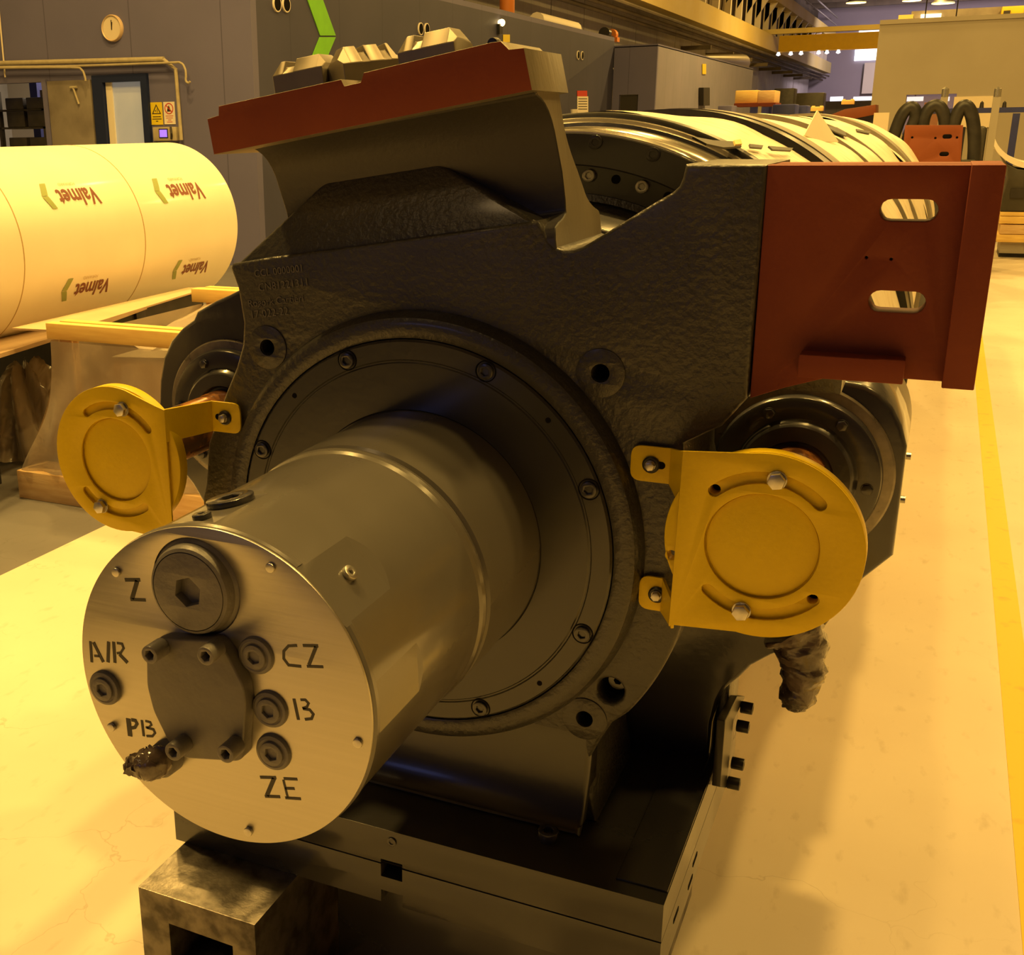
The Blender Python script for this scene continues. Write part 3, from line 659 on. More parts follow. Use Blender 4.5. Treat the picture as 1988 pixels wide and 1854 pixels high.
obj('end_band', lathe([(.645, 2.40), (.667, 2.402), (.667, 2.56), (.645, 2.562)], 0, AX, 140), M['band'], roll)
obj('strap', lathe([(.64, 4.16), (.661, 4.162), (.661, 4.20), (.64, 4.202)], 0, AX, 140), M['band'], roll)
obj('strap', lathe([(.64, 3.49), (.660, 3.492), (.660, 3.515), (.64, 3.517)], 0, AX, 140), M['band'], roll)
obj('far_band', lathe([(.64, 5.56), (.670, 5.562), (.672, 5.80), (.64, 5.802)], 0, AX, 140), M['band'], roll)
# torn dark gap and loose flaps of the paper
def flap(pts, r=.658):
    bm = bmesh.new(); f = [bm.verts.new(p) for p in pts]; bm.faces.new(f)
    me = bm_mesh(bm); return me
def solid(me, th):
    bm = bmesh.new(); bm.from_mesh(me); bmesh.ops.solidify(bm, geom=bm.faces[:], thickness=th); me2 = bm_mesh(bm); bpy.data.meshes.remove(me); return me2
q = lambda u, v, r: oncyl(u, v, r)
gap_ = [q(1318, 268, .659), (q(1380, 277, .659)), q(1436, 270, .662), q(1441, 280, .662), q(1400, 291, .658), q(1440, 300, .657), q(1452, 309, .657)]
def ribbon(pts, w, r, m, name):
    P = [oncyl(u, v, r) for u, v in pts]; bm = bmesh.new(); R_ = []
    for i, p in enumerate(P):
        ww_ = w[i] if isinstance(w, list) else w
        n_ = Vector((p.x, 0, p.z - AX)).normalized() * .004; d_ = Vector((0, ww_, 0))
        R_.append([bm.verts.new(p - n_), bm.verts.new(p), bm.verts.new(p + d_), bm.verts.new(p + d_ - n_)])
    for A_, B_ in zip(R_, R_[1:]):
        for k in range(4): bm.faces.new((A_[k], A_[(k + 1) % 4], B_[(k + 1) % 4], B_[k]))
    bm.faces.new(R_[0]); bm.faces.new(R_[-1][::-1])
    return obj(name, bm_mesh(bm), m, roll)
def cyl_patch(px, r_, m, name):
    P = [oncyl(u, v, r_) for u, v in px]; bm = bmesh.new()
    f = [bm.verts.new(p) for p in P]; k = [bm.verts.new(p - Vector((p.x, 0, p.z - AX)).normalized() * .004) for p in P]
    bm.faces.new(f); bm.faces.new(k[::-1])
    for i in range(len(f)): bm.faces.new((f[i], f[(i + 1) % len(f)], k[(i + 1) % len(f)], k[i]))
    bmesh.ops.triangulate(bm, faces=bm.faces[:]); return obj(name, bm_mesh(bm), m, roll)
cyl_patch([(1345, 265), (1385, 272), (1436, 275), (1440, 284), (1405, 286), (1372, 279)], .660, M['dark'], 'torn_gap')
for L in ([(1455, 279), (1482, 282), (1480, 287), (1457, 285)], [(1492, 283), (1540, 287), (1536, 292), (1500, 290)], [(1600, 243), (1625, 247), (1641, 256), (1644, 264), (1622, 256)], [(1662, 250), (1690, 255), (1688, 259), (1664, 254)]):
    cyl_patch(L, .662, M['dark'], 'torn_gap')
cyl_patch([(1425, 272), (1438, 270), (1441, 279), (1428, 280)], .664, M['wood2'], 'tape_end')
P0, P1, P2 = oncyl(1562, 262, .660), oncyl(1590, 227, .660), oncyl(1628, 275, .660)
tip = onY(1586, 226, P0.y + .5) + Vector((0, 0, .02))
bm = bmesh.new(); v_ = [bm.verts.new(p) for p in (P0, tip, P2, (P0 + P2) / 2 + Vector((0, 0, -.01)))]; bm.faces.new((v_[0], v_[1], v_[3])); bm.faces.new((v_[1], v_[2], v_[3]))
obj('paper_flap', solid(bm_mesh(bm), .004), M['paper'], roll)
# roll cradles that carry it, out of sight behind the housing
for yy in (2.9, 6.4):
    c = [(-.45, 0), (.45, 0), (.45, .30)] + circle(0, AX, .664, 17, math.radians(-55), math.radians(-125)) + [(-.45, .30)]
    tag(obj('roll_cradle', plate([c], yy, yy + .18), M['wood'], None), 'wooden cradle under the large wrapped roll, %s' % ('its near end' if yy < 4 else 'its far end'), 'cradle')

# ------------------------------------------------------------------ side units and yellow guards
def side_unit(sx, label):
    t = thing('bearing_unit', label, 'machine part', (sx * .533, .90, .81), 'side bearing units')
    cx, cz = sx * .533, .968
    obj('unit_body', lathe([(.146, .90), (.146, .871), (.143, .868), (.128, .866), (.0, .866)], cx, cz, 96), M['unitband'], t)
    obj('unit_flange', lathe([(.1285, .868), (.1285, .856), (.1255, .851), (.121, .849), (.093, .849), (.090, .846), (.087, .838), (.083, .835), (.060, .835), (.057, .838), (.055, .845), (.0, .845)], cx, cz, 96), M['unit'], t)
    hh = finish(hex_head(.0085, .007, .0095), M['unit'])
    for k in range(6):
        a = math.radians(55 + 60 * k); obj('flange_screw', hh, None, t, (cx + .108 * math.cos(a), .849, cz + .108 * math.sin(a)))
    obj('stub_shaft', lathe([(0, .53), (.049, .53), (.050, .535), (.050, .80), (.0515, .803), (.0515, .845), (0, .845)], cx, cz, 64), M['rust'], t)
    return t
ru = side_unit(1, 'black round bearing unit with rusty stub shaft behind the right yellow guard')
side_unit(-1, 'black round bearing unit with rusty stub shaft behind the left yellow guard')
for zz, yy in ((.992, .95), (.925, .93)):
    o = obj('grease_nipple', tube([(.672, yy, zz), (.696, yy, zz)], .006, 10), M['zinc'], ru)
# pale barrel of the small roll behind the right unit
tag(obj('small_roll', lathe([(0, 1.055), (.152, 1.055), (.152, 1.27), (0, 1.27)], .537, .975, 64), M['machined']), 'pale bare steel small roll behind the right black bearing unit', 'roll')
tag(obj('small_roll', lathe([(0, 1.055), (.155, 1.055), (.155, 1.27), (0, 1.27)], -.545, .985, 64), M['machined']), 'pale bare steel small roll behind the left black bearing unit', 'roll')

def guard(s, label):
    cx, cz = s * .531, .967
    t = thing('shaft_guard', label, 'guard', (cx, .5, .82), 'yellow shaft guards')
    Rr = .1285; xe = .4215
    a = math.acos((xe + .012 - .531) / Rr) if False else 0
    pts = [(s * xe, .967 + .124), (s * .50, .967 + .127)]
    arc = [(cx + s * Rr * math.cos(q_), cz + Rr * math.sin(q_)) for q_ in [math.radians(100 - 200 * i / 40) for i in range(41)]]
    if s > 0:
        loop = [(xe, 1.087)] + arc + [(xe + .004, .829 + .006), (xe - .003, .832)]
    else:
        loop = [(-xe, 1.065), (-xe - .02, 1.071)] + [(cx + s * Rr * math.cos(q_), cz + Rr * math.sin(q_)) for q_ in [math.radians(104 - 204 * i / 40) for i in range(41)]] + [(-xe, .835)]
    hs = [arcslot(cx, cz, .0955, .0082, math.radians(45), math.radians(133 if s > 0 else 122)), arcslot(cx, cz, .0955, .0082, math.radians(228), math.radians(318))] if s > 0 else \
         [arcslot(cx, cz, .0955, .0072, math.radians(40), math.radians(125)), arcslot(cx, cz, .0955, .0072, math.radians(222), math.radians(305))]
    fpl = obj('guard_plate', plate([loop, circle(cx, cz, .0735, 64)] + hs, .498, .502, bev=.0008), M['yellow'], t, angle=40)
    obj('backing_disc', plate([circle(cx, cz, .1285, 96)] + ([circle(cx + .0955 * math.cos(math.radians(133)), cz + .0955 * math.sin(math.radians(133)), .0068, 16), circle(cx + .0955 * math.cos(math.radians(-43)), cz + .0955 * math.sin(math.radians(-43)), .0068, 16), circle(.4145, .935, .007, 16)] if s > 0 else []), .5055, .5275, bev=.002), M['yellow'], t)
    obj('disc_boss', lathe([(0, .5035), (.068, .5035), (.0715, .5045), (.073, .5065), (.073, .508), (0, .508)], cx, cz, 72), M['yellow'], t)
    obj('dark_hub', plate([circle(cx, cz, .11, 40)], .5275, .5300), M['hole'], t)
    # folded arms back to the housing face, each ending in a rounded foot
    th = .004
    for (z0, z1, f0, f1) in ((1.010, 1.087 if s > 0 else 1.066, 1.011, 1.064), (.829, .868, .813, .866)):
        sec = [(s * (xe + .001), .498), (s * (xe - .004), .4985), (s * .392, .586), (s * .386, .590), (s * .386, .594), (s * .396, .592), (s * .4035, .588)][:0]
        L1, L2 = Vector((s * xe, .4985)), Vector((s * .388, .588))
        nn = Vector((s * -.0038, -.0014)) * -1
        bm = bmesh.new()
        A4 = [(L1, z0, z1), (L1 + (L2 - L1) * .5, (z0 + f0) / 2, (z1 + f1) / 2), (L2, f0, f1)]
        prev = None; cols = []
        for p_, za, zb_ in A4:
            cols.append([bm.verts.new((p_.x, p_.y, za)), bm.verts.new((p_.x, p_.y, zb_)), bm.verts.new((p_.x + nn.x, p_.y - nn.y * 0 + .002, zb_)), bm.verts.new((p_.x + nn.x, p_.y + .002, za))])
        for c1, c2 in zip(cols, cols[1:]):
            for i in range(4): bm.faces.new((c1[i], c1[(i + 1) % 4], c2[(i + 1) % 4], c2[i]))
        bm.faces.new(cols[0]); bm.faces.new(cols[-1][::-1])
        obj('bracket_arm', bevelled(bm_mesh(bm), .0006, 1), M['yellow'], t)
        x_in, x_out = s * .391, s * (.332 if z0 > 1 else .355)
        fl_ = fillet([(x_in, f0), (x_in, f1), (x_out, f1), (x_out, f0)], [0, 0, .016, .016], 5)
        fx = s * (.362 if z0 > 1 else .382); fz = (f0 + f1) / 2
        foot_ = obj('bracket_foot', plate([fl_], .588, .5925, bev=.0008), M['yellow'], t)
        obj('foot_slot', plate([slot(fx + s * .006, fz, .014, .0055)], .5874, .5882), M['hole'], foot_)
        obj('foot_washer', lathe([(0, .5835), (.0105, .5835), (.0125, .585), (.0125, .5878), (0, .5878)], fx, fz, 28), M['black'], foot_)
        obj('foot_bolt', finish(hex_head(.0072, .009, .0075), M['zinc']), None, foot_, (fx, .5835, fz))
    bolts = ((62, .5), (-112, .5)) if False else None
    hb_ = finish(hex_head(.0118, .0125, .0128), M['zinc'])
    for (u, v) in (((1508, 931), (1434, 1201)) if s > 0 else ((232, 785), (189, 993))):
        p = onY(u, v, .487); dx, dz = p.x - cx, p.z - cz; k = .0955 / math.hypot(dx, dz)
        obj('guard_bolt', hb_, None, t, (cx + dx * k, .498, cz + dz * k))
    return t
guard(1, 'yellow painted D shaped guard plate on the right of the shaft end')
guard(-1, 'yellow painted round guard plate on the left of the shaft end')

# torn brown plastic sleeve hanging below the right unit
sl_ = [onY(u, v, .86) for u, v in ((1535, 1215), (1548, 1235), (1556, 1260), (1560, 1290), (1557, 1320), (1548, 1350), (1542, 1372))]
tag(obj('plastic_sleeve', crumple(smooth_path(sl_, 4), [.050 - .028 * (i / 24) + .003 * math.sin(i) for i in range(25)], 24, .0034, 9), M['wrap'], angle=70), 'torn dark brown plastic sleeve hanging below the right yellow guard', 'plastic scrap')

# ------------------------------------------------------------------ supports on the floor
bl = plate([[(-.400, 0), (-.400, .279), (-.168, .279), (-.168, 0)], [(-.345, .09), (-.345, .222), (-.212, .222), (-.212, .09)]], .301, .62, bev=.0022)
p_ = xz([(328, 1794), (450, 1829)], .301)
bl = plate([[(-.400, 0), (-.400, .2785), (-.168, .2785), (-.168, 0)], [(p_[0][0], .13), (p_[0][0], p_[0][1]), (p_[1][0], p_[0][1] - .002), (p_[1][0], .13)]], .301, .62, bev=.0022)
tag(obj('steel_block', bl, M['oldsteel']), 'worn bare steel riser block with a square opening under the base front left corner', 'block')
tag(obj('steel_block', box(.16, .40, .74, 1.05, 0, .2785, .003), M['oldsteel']), 'bare steel riser block under the base rear right corner', 'block')
tag(obj('steel_beam', box(-.14, .40, .53, .68, 0, .2785, .003), M['smooth']), 'dark steel beam lying crosswise under the middle of the base plate', 'beam')  # added to keep light out of the gap below the base plate
# ------------------------------------------------------------------ printed paper roll on the left
LX, LZ, LR = -3.376, 1.0, 0.45
pr = thing('paper_wrapped_roll', 'long roll in smooth cream printed wrapping paper on the left', 'roll', (LX, 2.0, 0.55))
obj('wrapping_paper', lathe([(0, -1.5), (LR - .004, -1.5), (LR, -1.49), (LR, 4.655), (LR - .006, 4.672), (LR - .03, 4.675), (0, 4.675)], LX, LZ, 128), M['paper'], pr)
seamm = mat('seam_line', (0.50, 0.36, 0.16), None, .6)
for yy in (1.15, 2.03, 2.91, 3.79):
    obj('seam', lathe([(LR - .002, yy), (LR + .0012, yy + .001), (LR + .0012, yy + .006), (LR - .002, yy + .007)], LX, LZ, 128), seamm, pr)
def lcyl(u, v): return oncyl(u, v, LR, LX, LZ)
def tocyl(me, yc, th, dx):
    for v in me.vertices:
        tx, ty, tz = v.co; a = th - (ty) / LR; rr = LR + .0022 + tz
        v.co = (LX + rr * math.cos(a), yc - (tx - dx), LZ + rr * math.sin(a))
    return me
def subdiv(me, n=1):
    bm = bmesh.new(); bm.from_mesh(me); bmesh.ops.triangulate(bm, faces=bm.faces[:])
    for _ in range(n): bmesh.ops.subdivide_edges(bm, edges=[e for e in bm.edges if e.calc_length() > .02], cuts=1)
    bm.to_mesh(me); bm.free(); return me
def chevron(sc):
    # two leaning strokes meeting at the left, as printed beside the word
    a = [(-.0, .66), (.36, .66), (.70, 0.0), (.28, 0.0)]; b = [(.28, -.03), (.70, -.03), (.36, -.72), (-.04, -.72)]
    return [[(x * sc, z * sc) for x, z in q_] for q_ in (a, b)]
for (uV, vV, ut, vt) in ((188, 374, 113, 385), (392, 367, 326, 372), (212, 552, 144, 563), (404, 515, 353, 525)):
    pV, pT = lcyl(uV, vV), lcyl(ut, vt); W = abs(pV.y - pT.y); th = math.atan2((pV.z + pT.z) / 2 - LZ, (pV.x + pT.x) / 2 - LX)
    me = textmesh('Valmet', 1.0, 0.0, bold=0.022); xs = [v.co.x for v in me.vertices]; w0 = max(xs) - min(xs); sc = W / w0
    me.transform(Matrix.Diagonal((sc, sc * 1.22, sc, 1))); y0 = pV.y
    yc = y0; me = subdiv(me, 1)
    tocyl(me, yc, th + .35 * sc / LR, 0); obj('printed_word', me, M['logo'], pr)
    f = textmesh('FORWARD', 1.0, 0.0); f.transform(Matrix.Translation((W * .42, -sc * .38, 0)) @ Matrix.Scale(sc * .24, 4))
    tocyl(f, yc, th + .35 * sc / LR, 0); obj('printed_word', f, M['logofaint'], pr)
    for k, lp in enumerate(chevron(sc * .95)):
        bm = bmesh.new(); vs = [bm.verts.new((x + W * 1.12, z + sc * .28, 0)) for x, z in lp]; bm.faces.new(vs)
        bmesh.ops.subdivide_edges(bm, edges=bm.edges[:], cuts=3, use_grid_fill=True)
        m_ = bm_mesh(bm); tocyl(m_, yc, th + .35 * sc / LR, 0); obj('printed_mark', m_, M['logogreen'], pr)
# stands under it
for yy in (0.4, 3.40):
    c = [(LX - .26, 0), (LX + .26, 0), (LX + .26, .60)] + circle(LX, LZ, .452, 17, math.radians(-56), math.radians(-124)) + [(LX - .26, .60)]
    tag(obj('roll_stand', plate([c], yy, yy + 1.15), M["dark"]), 'dark wooden stand under the cream printed roll, its %s end' % ('near' if yy < 1 else 'far'), 'stand')
# long board beside the roll
tag(obj('long_board', extrude_poly([(-2.70, 1.2, .592), (-2.86, 2.63, .592), (-2.92, 3.03, .592), (-3.02, 3.6, .592), (-3.24, 4.55, .592), (-3.36, 4.55, .592), (-3.25, 3.0, .592), (-3.12, 1.2, .592)], (0, 0, .018)), M['card']), 'long pale board lying along the foot of the cream printed roll', 'board')
tag(obj('carton_flap', extrude_poly([(-2.86, 2.72, .70), (-2.62, 2.80, .69), (-2.80, 4.15, .70), (-2.90, 4.10, .70)], (0, 0, .008)), M['card']), 'sloping cardboard flap between the crate and the printed roll', 'cardboard')
for i, yy in enumerate((1.4, 2.6, 3.9)):
    tag(obj('board_trestle', box(-3.16, -2.98 if i < 2 else -3.2 + .1, yy, yy + .08, 0, .591, .003), M['dark']), 'dark trestle under the long pale board, %s of three' % ('nearest', 'middle', 'farthest')[i], 'trestle')

# ------------------------------------------------------------------ crate wrapped in clear film
cr = thing('timber_crate', 'pine timber crate covered with clear plastic film beside the printed roll', 'crate', (-2.1, 3.1, 0))
obj('base_board', box(-2.76, -1.35, 2.55, 2.72, 0.0, .125, .004), M['wood'], cr)
obj('base_board', box(-2.70, -1.35, 2.73, 3.75, 0.0, .105, .004), M['wood'], cr)
obj('top_beam', box(-2.56, -1.45, 2.60, 2.645, .70, .765, .002), M['wood2'], cr)
obj('top_beam', box(-2.53, -1.45, 2.652, 2.70, .70, .768, .002), M['wood2'], cr)
obj('rear_beam', box(-2.60, -1.45, 3.70, 3.76, .70, .765, .002), M['wood2'], cr)
obj('rear_beam', box(-2.56, -1.45, 3.765, 3.81, .70, .768, .002), M['wood2'], cr)
for x in (-2.5, -1.55):
    for y in (2.64, 3.72): obj('post', box(x - .03, x + .03, y - .03 + .03, y + .05, .105, .70, .002), M['wood'], cr)
def sheet(fn, nu, nv):
    bm = bmesh.new(); g = [[bm.verts.new(fn(i / nu, j / nv)) for j in range(nv + 1)] for i in range(nu + 1)]
    for i in range(nu):
        for j in range(nv): bm.faces.new((g[i][j], g[i + 1][j], g[i + 1][j + 1], g[i][j + 1]))
    return bm_mesh(bm)
def front(u, v):   # v 0 top .. 1 bottom
    x = -2.53 + 1.08 * u - .20 * (1 - u) * v ** 1.8; z = .695 - .565 * v
    w = .018 * math.sin(u * 23 + v * 4) * (v * (1 - v) * 3 + .1) + .012 * math.sin(u * 51 - v * 9) * v
    return (x, 2.595 - .03 * v ** 2 + w - .01, z)
obj('plastic_film', sheet(front, 60, 24), M['film'], cr, angle=180)
def side(u, v):
    x = -2.54 - .20 * v ** 1.8; z = .695 - .565 * v
    return (x + .02 * math.sin(u * 19 + v * 6) * v, 2.60 + 1.1 * u, z)
obj('plastic_film', sheet(side, 40, 20), M['film'], cr, angle=180)
def top(u, v): return (-2.52 + 1.05 * u, 2.71 + .98 * v, .69 + .02 * math.sin(u * 13 + v * 7) + .014 * math.sin(u * 31 - v * 15) - .05 * math.sin(PI * v))
obj('plastic_film', sheet(top, 40, 40), M['film'], cr, angle=180)
tag(obj('white_sheet', sheet(lambda u, v: (-2.40 + .75 * u, 2.80 + .55 * v, .60 + .04 * u * (1 - v)), 4, 4), M['paper']), 'white paper sheet lying inside the film covered timber crate', 'paper')
tag(obj('crate_contents', bevelled(box(-2.40, -1.6, 2.80, 3.6, .106, .585), .02, 2), M['card']), 'cardboard box inside the film covered timber crate', 'box')
# loose heap of clear film on the floor, far left
rnd = random.Random(5)
def heap(u, v):
    a = u * 2 * PI; r = .34 * (1 - v) + .02; h = .42 * math.sin(v * PI / 2)
    j = .05 * math.sin(7 * a + 5 * v) + .03 * math.sin(13 * a + 9 * v)
    return (-3.22 + (r + j) * math.cos(a) * .55, 3.15 + (r + j) * math.sin(a) * .7, .01 + max(h + j * .6, 0))
tag(obj('film_heap', sheet(heap, 48, 16), M['film'], angle=180), 'crumpled heap of clear plastic film on the grey floor at the far left', 'plastic film')

# ------------------------------------------------------------------ enclosure with door on the left
def cladmat(name, c1, c2, pitch=1.25):
    m = mat(name, c1, c2, 0.55, nscale=1.2, spec=0.3)
    nt = m.node_tree; N = nt.nodes; Lk = nt.links; b = N['Principled BSDF']
    src = b.inputs['Base Color'].links[0].from_socket
    tc = N.new('ShaderNodeTexCoord'); s = N.new('ShaderNodeSeparateXYZ'); Lk.new(tc.outputs['Object'], s.inputs[0])
    ad = N.new('ShaderNodeMath'); ad.operation = 'ADD'; Lk.new(s.outputs['X'], ad.inputs[0]); Lk.new(s.outputs['Y'], ad.inputs[1])
    md = N.new('ShaderNodeMath'); md.operation = 'PINGPONG'; md.inputs[1].default_value = pitch / 2; Lk.new(ad.outputs[0], md.inputs[0])
    lt = N.new('ShaderNodeMath'); lt.operation = 'LESS_THAN'; lt.inputs[1].default_value = .007; Lk.new(md.outputs[0], lt.inputs[0])
    mx = N.new('ShaderNodeMix'); mx.data_type = 'RGBA'; Lk.new(lt.outputs[0], mx.inputs[0]); Lk.new(src, mx.inputs[6]); mx.inputs[7].default_value = (c1[0] * .68, c1[1] * .68, c1[2] * .68, 1)
    Lk.new(mx.outputs[2], b.inputs['Base Color']); return m
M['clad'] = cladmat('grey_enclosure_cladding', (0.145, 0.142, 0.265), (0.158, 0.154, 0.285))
M['clad2'] = cladmat('pale_enclosure_cladding', (0.24, 0.24, 0.34), (0.27, 0.26, 0.37), .9)
YW = 10.5
dx0, dz1 = onY(182, 147, YW).x, onY(182, 147, YW).z; dx1 = onY(288, 144, YW).x
sx0, sx1, sz1 = -10.9, onY(85, 160, YW).x, onY(60, 160, YW).z
wl_loop = [(-11.7, 0), (sx0, 0), (sx0, sz1), (sx1, sz1), (sx1, 0), (dx0, 0), (dx0, dz1), (dx1, dz1), (dx1, 0), (-6.36, 0), (-6.36, 3.32), (-11.7, 3.32)]
structure('wall_front', plate([wl_loop], YW, YW + .12), M['clad'], label='grey panelled enclosure wall with the clock and the blue framed door')
structure('wall_side', box(-6.48, -6.36, YW + .12, 26, 0, 3.32), cladmat('grey_side_cladding', (0.060, 0.062, 0.115), (0.068, 0.069, 0.126)), label='grey panelled enclosure wall running down the hall')  # same cladding as the front, darkened to put the side's shade into it
structure('wall_inner', box(-11.7, -6.6, 12.4, 12.5, 0, 3.0), mat('inner_room_wall', (.62, .55, .42), None, .6))
structure('trim_2', box(-11.7, -6.36, YW, 26, 3.32, 3.40), M['clad'])
dr = thing('door_1', 'dark blue framed door with a tall frosted pane', 'door', ((dx0 + dx1) / 2, YW, 0)); dr['kind'] = 'structure'; del dr['category']
gx0, gx1, gz1 = onY(203, 160, YW).x, onY(277, 160, YW).x, onY(240, 159, YW).z
obj('door_frame', plate([[(dx0, 0), (dx0, dz1), (dx1, dz1), (dx1, 0)], [(gx0, .05), (gx0, gz1), (gx1, gz1), (gx1, .05)]], YW - .05, YW + .1), M['doorblue'], dr)
obj('door_pane', box(gx0, gx1, YW + .02, YW + .04, .05, gz1), M['glass'], dr)
obj('door_curtain', box(gx0 + .01, gx0 + .10, YW, YW + .02, .05, gz1), M['signw'], dr)
# stained grey sliding door
gd0, gd1, gdz = onY(94, 158, YW).x, onY(178, 158, YW).x, onY(94, 158, YW).z
d2 = thing('door_2', 'stained grey metal door left of the blue frame', 'door', ((gd0 + gd1) / 2, YW, 0)); d2['kind'] = 'structure'; del d2['category']
obj('door_leaf', box(gd0, gd1, YW - .035, YW, 0, gdz, .004), M['doorgrey'], d2)
obj('door_edge', box(gd0 - .07, gd0 - .01, YW - .05, YW, 0, gdz + .02), M['clad'], d2)
a, b = onY(141, 168, YW - .06), onY(153, 202, YW - .06)
obj('pull_handle', join(tube([a, b], .012, 8), tube([onY(136, 170, YW - .06), onY(149, 169, YW - .06)], .014, 8)), M['steelpaint'], d2)
# shelf with dark crates in the opening
sh_ = thing('shelf_rack', 'dark metal rack of storage bins in the wall opening at the far left', 'shelf', (-9.6, 11.1, 0))
for z in (1.25, 1.58, 1.80): obj('shelf_board', box(-10.6, -9.05, 11.0, 11.5, z, z + .025), M['dark'], sh_)
for x in (-10.6, -9.85, -9.05): obj('shelf_post', box(x - .02, x + .02, 11.0, 11.06, 0, 2.05), M['dark'], sh_)
k = 0
for z in (1.275, 1.605, 1.825):
    for x in (-10.45, -10.1, -9.75, -9.4):
        k += 1
        nm = ['bottom', 'middle', 'top'][[1.275, 1.605, 1.825].index(z)]; ps = {-10.45: 'outermost left', -10.1: 'second from left', -9.75: 'second from right', -9.4: 'right hand'}[x]
        tag(obj('storage_bin', box(x, x + .30, 10.98, 11.4, z, z + (.2 if z < 1.8 else .14), .01), M['dark']), 'dark storage bin on the %s shelf of the rack, %s' % (nm, ps), 'bin', 'storage bins on the wall rack')
tag(obj('blue_column', box(onY(56, 160, 11.7).x, onY(70, 160, 11.7).x, 11.7, 11.8, 0, 2.9), M['blue']), 'blue steel column behind the storage rack', 'column')
# clock, signs, panel
ck = thing('wall_clock', 'round cream wall clock above the pipe on the grey wall', 'clock', (0, YW, 2.6)); ck.location = onY(220, 55, YW - .02)
c = onY(220, 55, YW); rr = (onY(240, 55, YW).x - c.x)
obj('clock_rim', lathe([(rr * .86, -.035), (rr * .93, -.045), (rr, -.03), (rr, .0), (0, 0)], 0, 0, 48), M['clockrim'], ck, (c.x, YW, c.z))
obj('clock_face', lathe([(0, -.030), (rr * .88, -.030), (rr * .88, -.02), (0, -.02)], 0, 0, 48), M['clockface'], ck, (c.x, YW, c.z))
obj('clock_hand', box(-.005, .005, -.034, -.031, -.02, rr * .6), M['ink'], ck, (c.x, YW, c.z))
obj('clock_hand', box(-.006, .006, -.034, -.031, -.01, rr * .45), M['ink'], ck, (c.x, YW, c.z), rot=(0, math.radians(8), 0))
def sign(u0, v0, u1, v1, name, label, m, cat='sign'):
    a, b = onY(u0, v0, YW - .004), onY(u1, v1, YW - .004)
    t = thing(name, label, cat, ((a.x + b.x) / 2, YW, b.z)); obj('sign_board', box(a.x, b.x, YW - .008, YW, b.z, a.z), m, t); return t, a, b
t, a, b = sign(292, 199, 317, 242, 'warning_sign', 'yellow warning sign with a black triangle beside the blue door', M['signy'])
cx_, w_ = (a.x + b.x) / 2, (b.x - a.x); h_ = a.z - b.z
tri = [(cx_ - w_ * .40, b.z + h_ * .48), (cx_ + w_ * .40, b.z + h_ * .48), (cx_, b.z + h_ * .92)]; tri2 = [(cx_ + (x - cx_) * .72, b.z + h_ * .52 + (z - b.z - h_ * .48) * .72) for x, z in tri]
obj('triangle_mark', plate([tri, tri2], YW - .0095, YW - .0078), M['ink'], t)
obj('pictogram', plate([circle(cx_ - w_ * .08, b.z + h_ * .62, w_ * .05, 10)], YW - .0095, YW - .0078), M['ink'], t)
obj('pictogram', box(cx_ + w_ * .04, cx_ + w_ * .09, YW - .0095, YW - .0078, b.z + h_ * .55, b.z + h_ * .72), M['ink'], t)
for i, ww_ in enumerate((.7, .8, .2)): obj('text_line', box(cx_ - w_ * ww_ / 2, cx_ + w_ * ww_ / 2, YW - .0095, YW - .0078, b.z + h_ * (.34 - .1 * i), b.z + h_ * (.375 - .1 * i)), M['ink'], t)
t, a, b = sign(317, 198, 341, 241, 'prohibition_sign', 'white sign with a red crossed out ring beside the yellow warning sign', M['signw'])
cx_, w_ = (a.x + b.x) / 2, (b.x - a.x); h_ = a.z - b.z; cz_ = b.z + h_ * .70
obj('red_ring', plate([circle(cx_, cz_, w_ * .40, 32), circle(cx_, cz_, w_ * .33, 32)], YW - .0095, YW - .0078), M['inkred'], t)
obj('red_bar', plate([stroke([(cx_ - w_ * .26, cz_ + w_ * .26), (cx_ + w_ * .26, cz_ - w_ * .26)], w_ * .07)], YW - .0105, YW - .0095), M['inkred'], t)
obj('pictogram', plate([[(cx_ - w_ * .2, cz_ - w_ * .22), (cx_ - w_ * .12, cz_ + w_ * .05), (cx_, cz_ + w_ * .24), (cx_ + w_ * .08, cz_ + w_ * .02), (cx_ + w_ * .16, cz_ - w_ * .2)]], YW - .0095, YW - .0078), M['ink'], t)
for i, ww_ in enumerate((.7, .6, .3, .5)): obj('text_line', box(cx_ - w_ * ww_ / 2, cx_ + w_ * ww_ / 2, YW - .0095, YW - .0078, b.z + h_ * (.36 - .09 * i), b.z + h_ * (.385 - .09 * i)), M['inkred'], t)
a, b = onY(304, 247, YW), onY(350, 273, YW)
t = thing('control_panel', 'beige wall control panel with a lit violet screen', 'control panel', ((a.x + b.x) / 2, YW, b.z))
obj('panel_case', box(a.x, b.x, YW - .08, YW, b.z, a.z, .006), M['steelpaint'], t)
a, b = onY(310, 252, YW - .08), onY(325, 266, YW - .08)
obj('screen_bezel', box(a.x - .012, b.x + .012, YW - .084, YW - .079, b.z - .012, a.z + .012), M['doorblue'], t)
obj('screen', box(a.x, b.x, YW - .087, YW - .083, b.z, a.z), M['screen'], t)
a = onY(332, 259, YW - .09); obj('rotary_switch', tube([a + Vector((0, 0, .07)), a + Vector((.02, -.02, 0)), a + Vector((0, 0, -.06))], .013, 8), M['ink'], t)
def wpath(L, y=YW - .06): return [onY(u, v, y) for u, v in L]
tag(obj('steam_pipe', join(tube(wpath([(-60, 124), (0, 123), (318, 115)]), .030, 10), tube(wpath([(318, 116), (341, 134), (352, 272)]), .022, 10)), M['steelpaint']), 'thick beige pipe along the top of the door wall and down beside the signs', 'pipe')
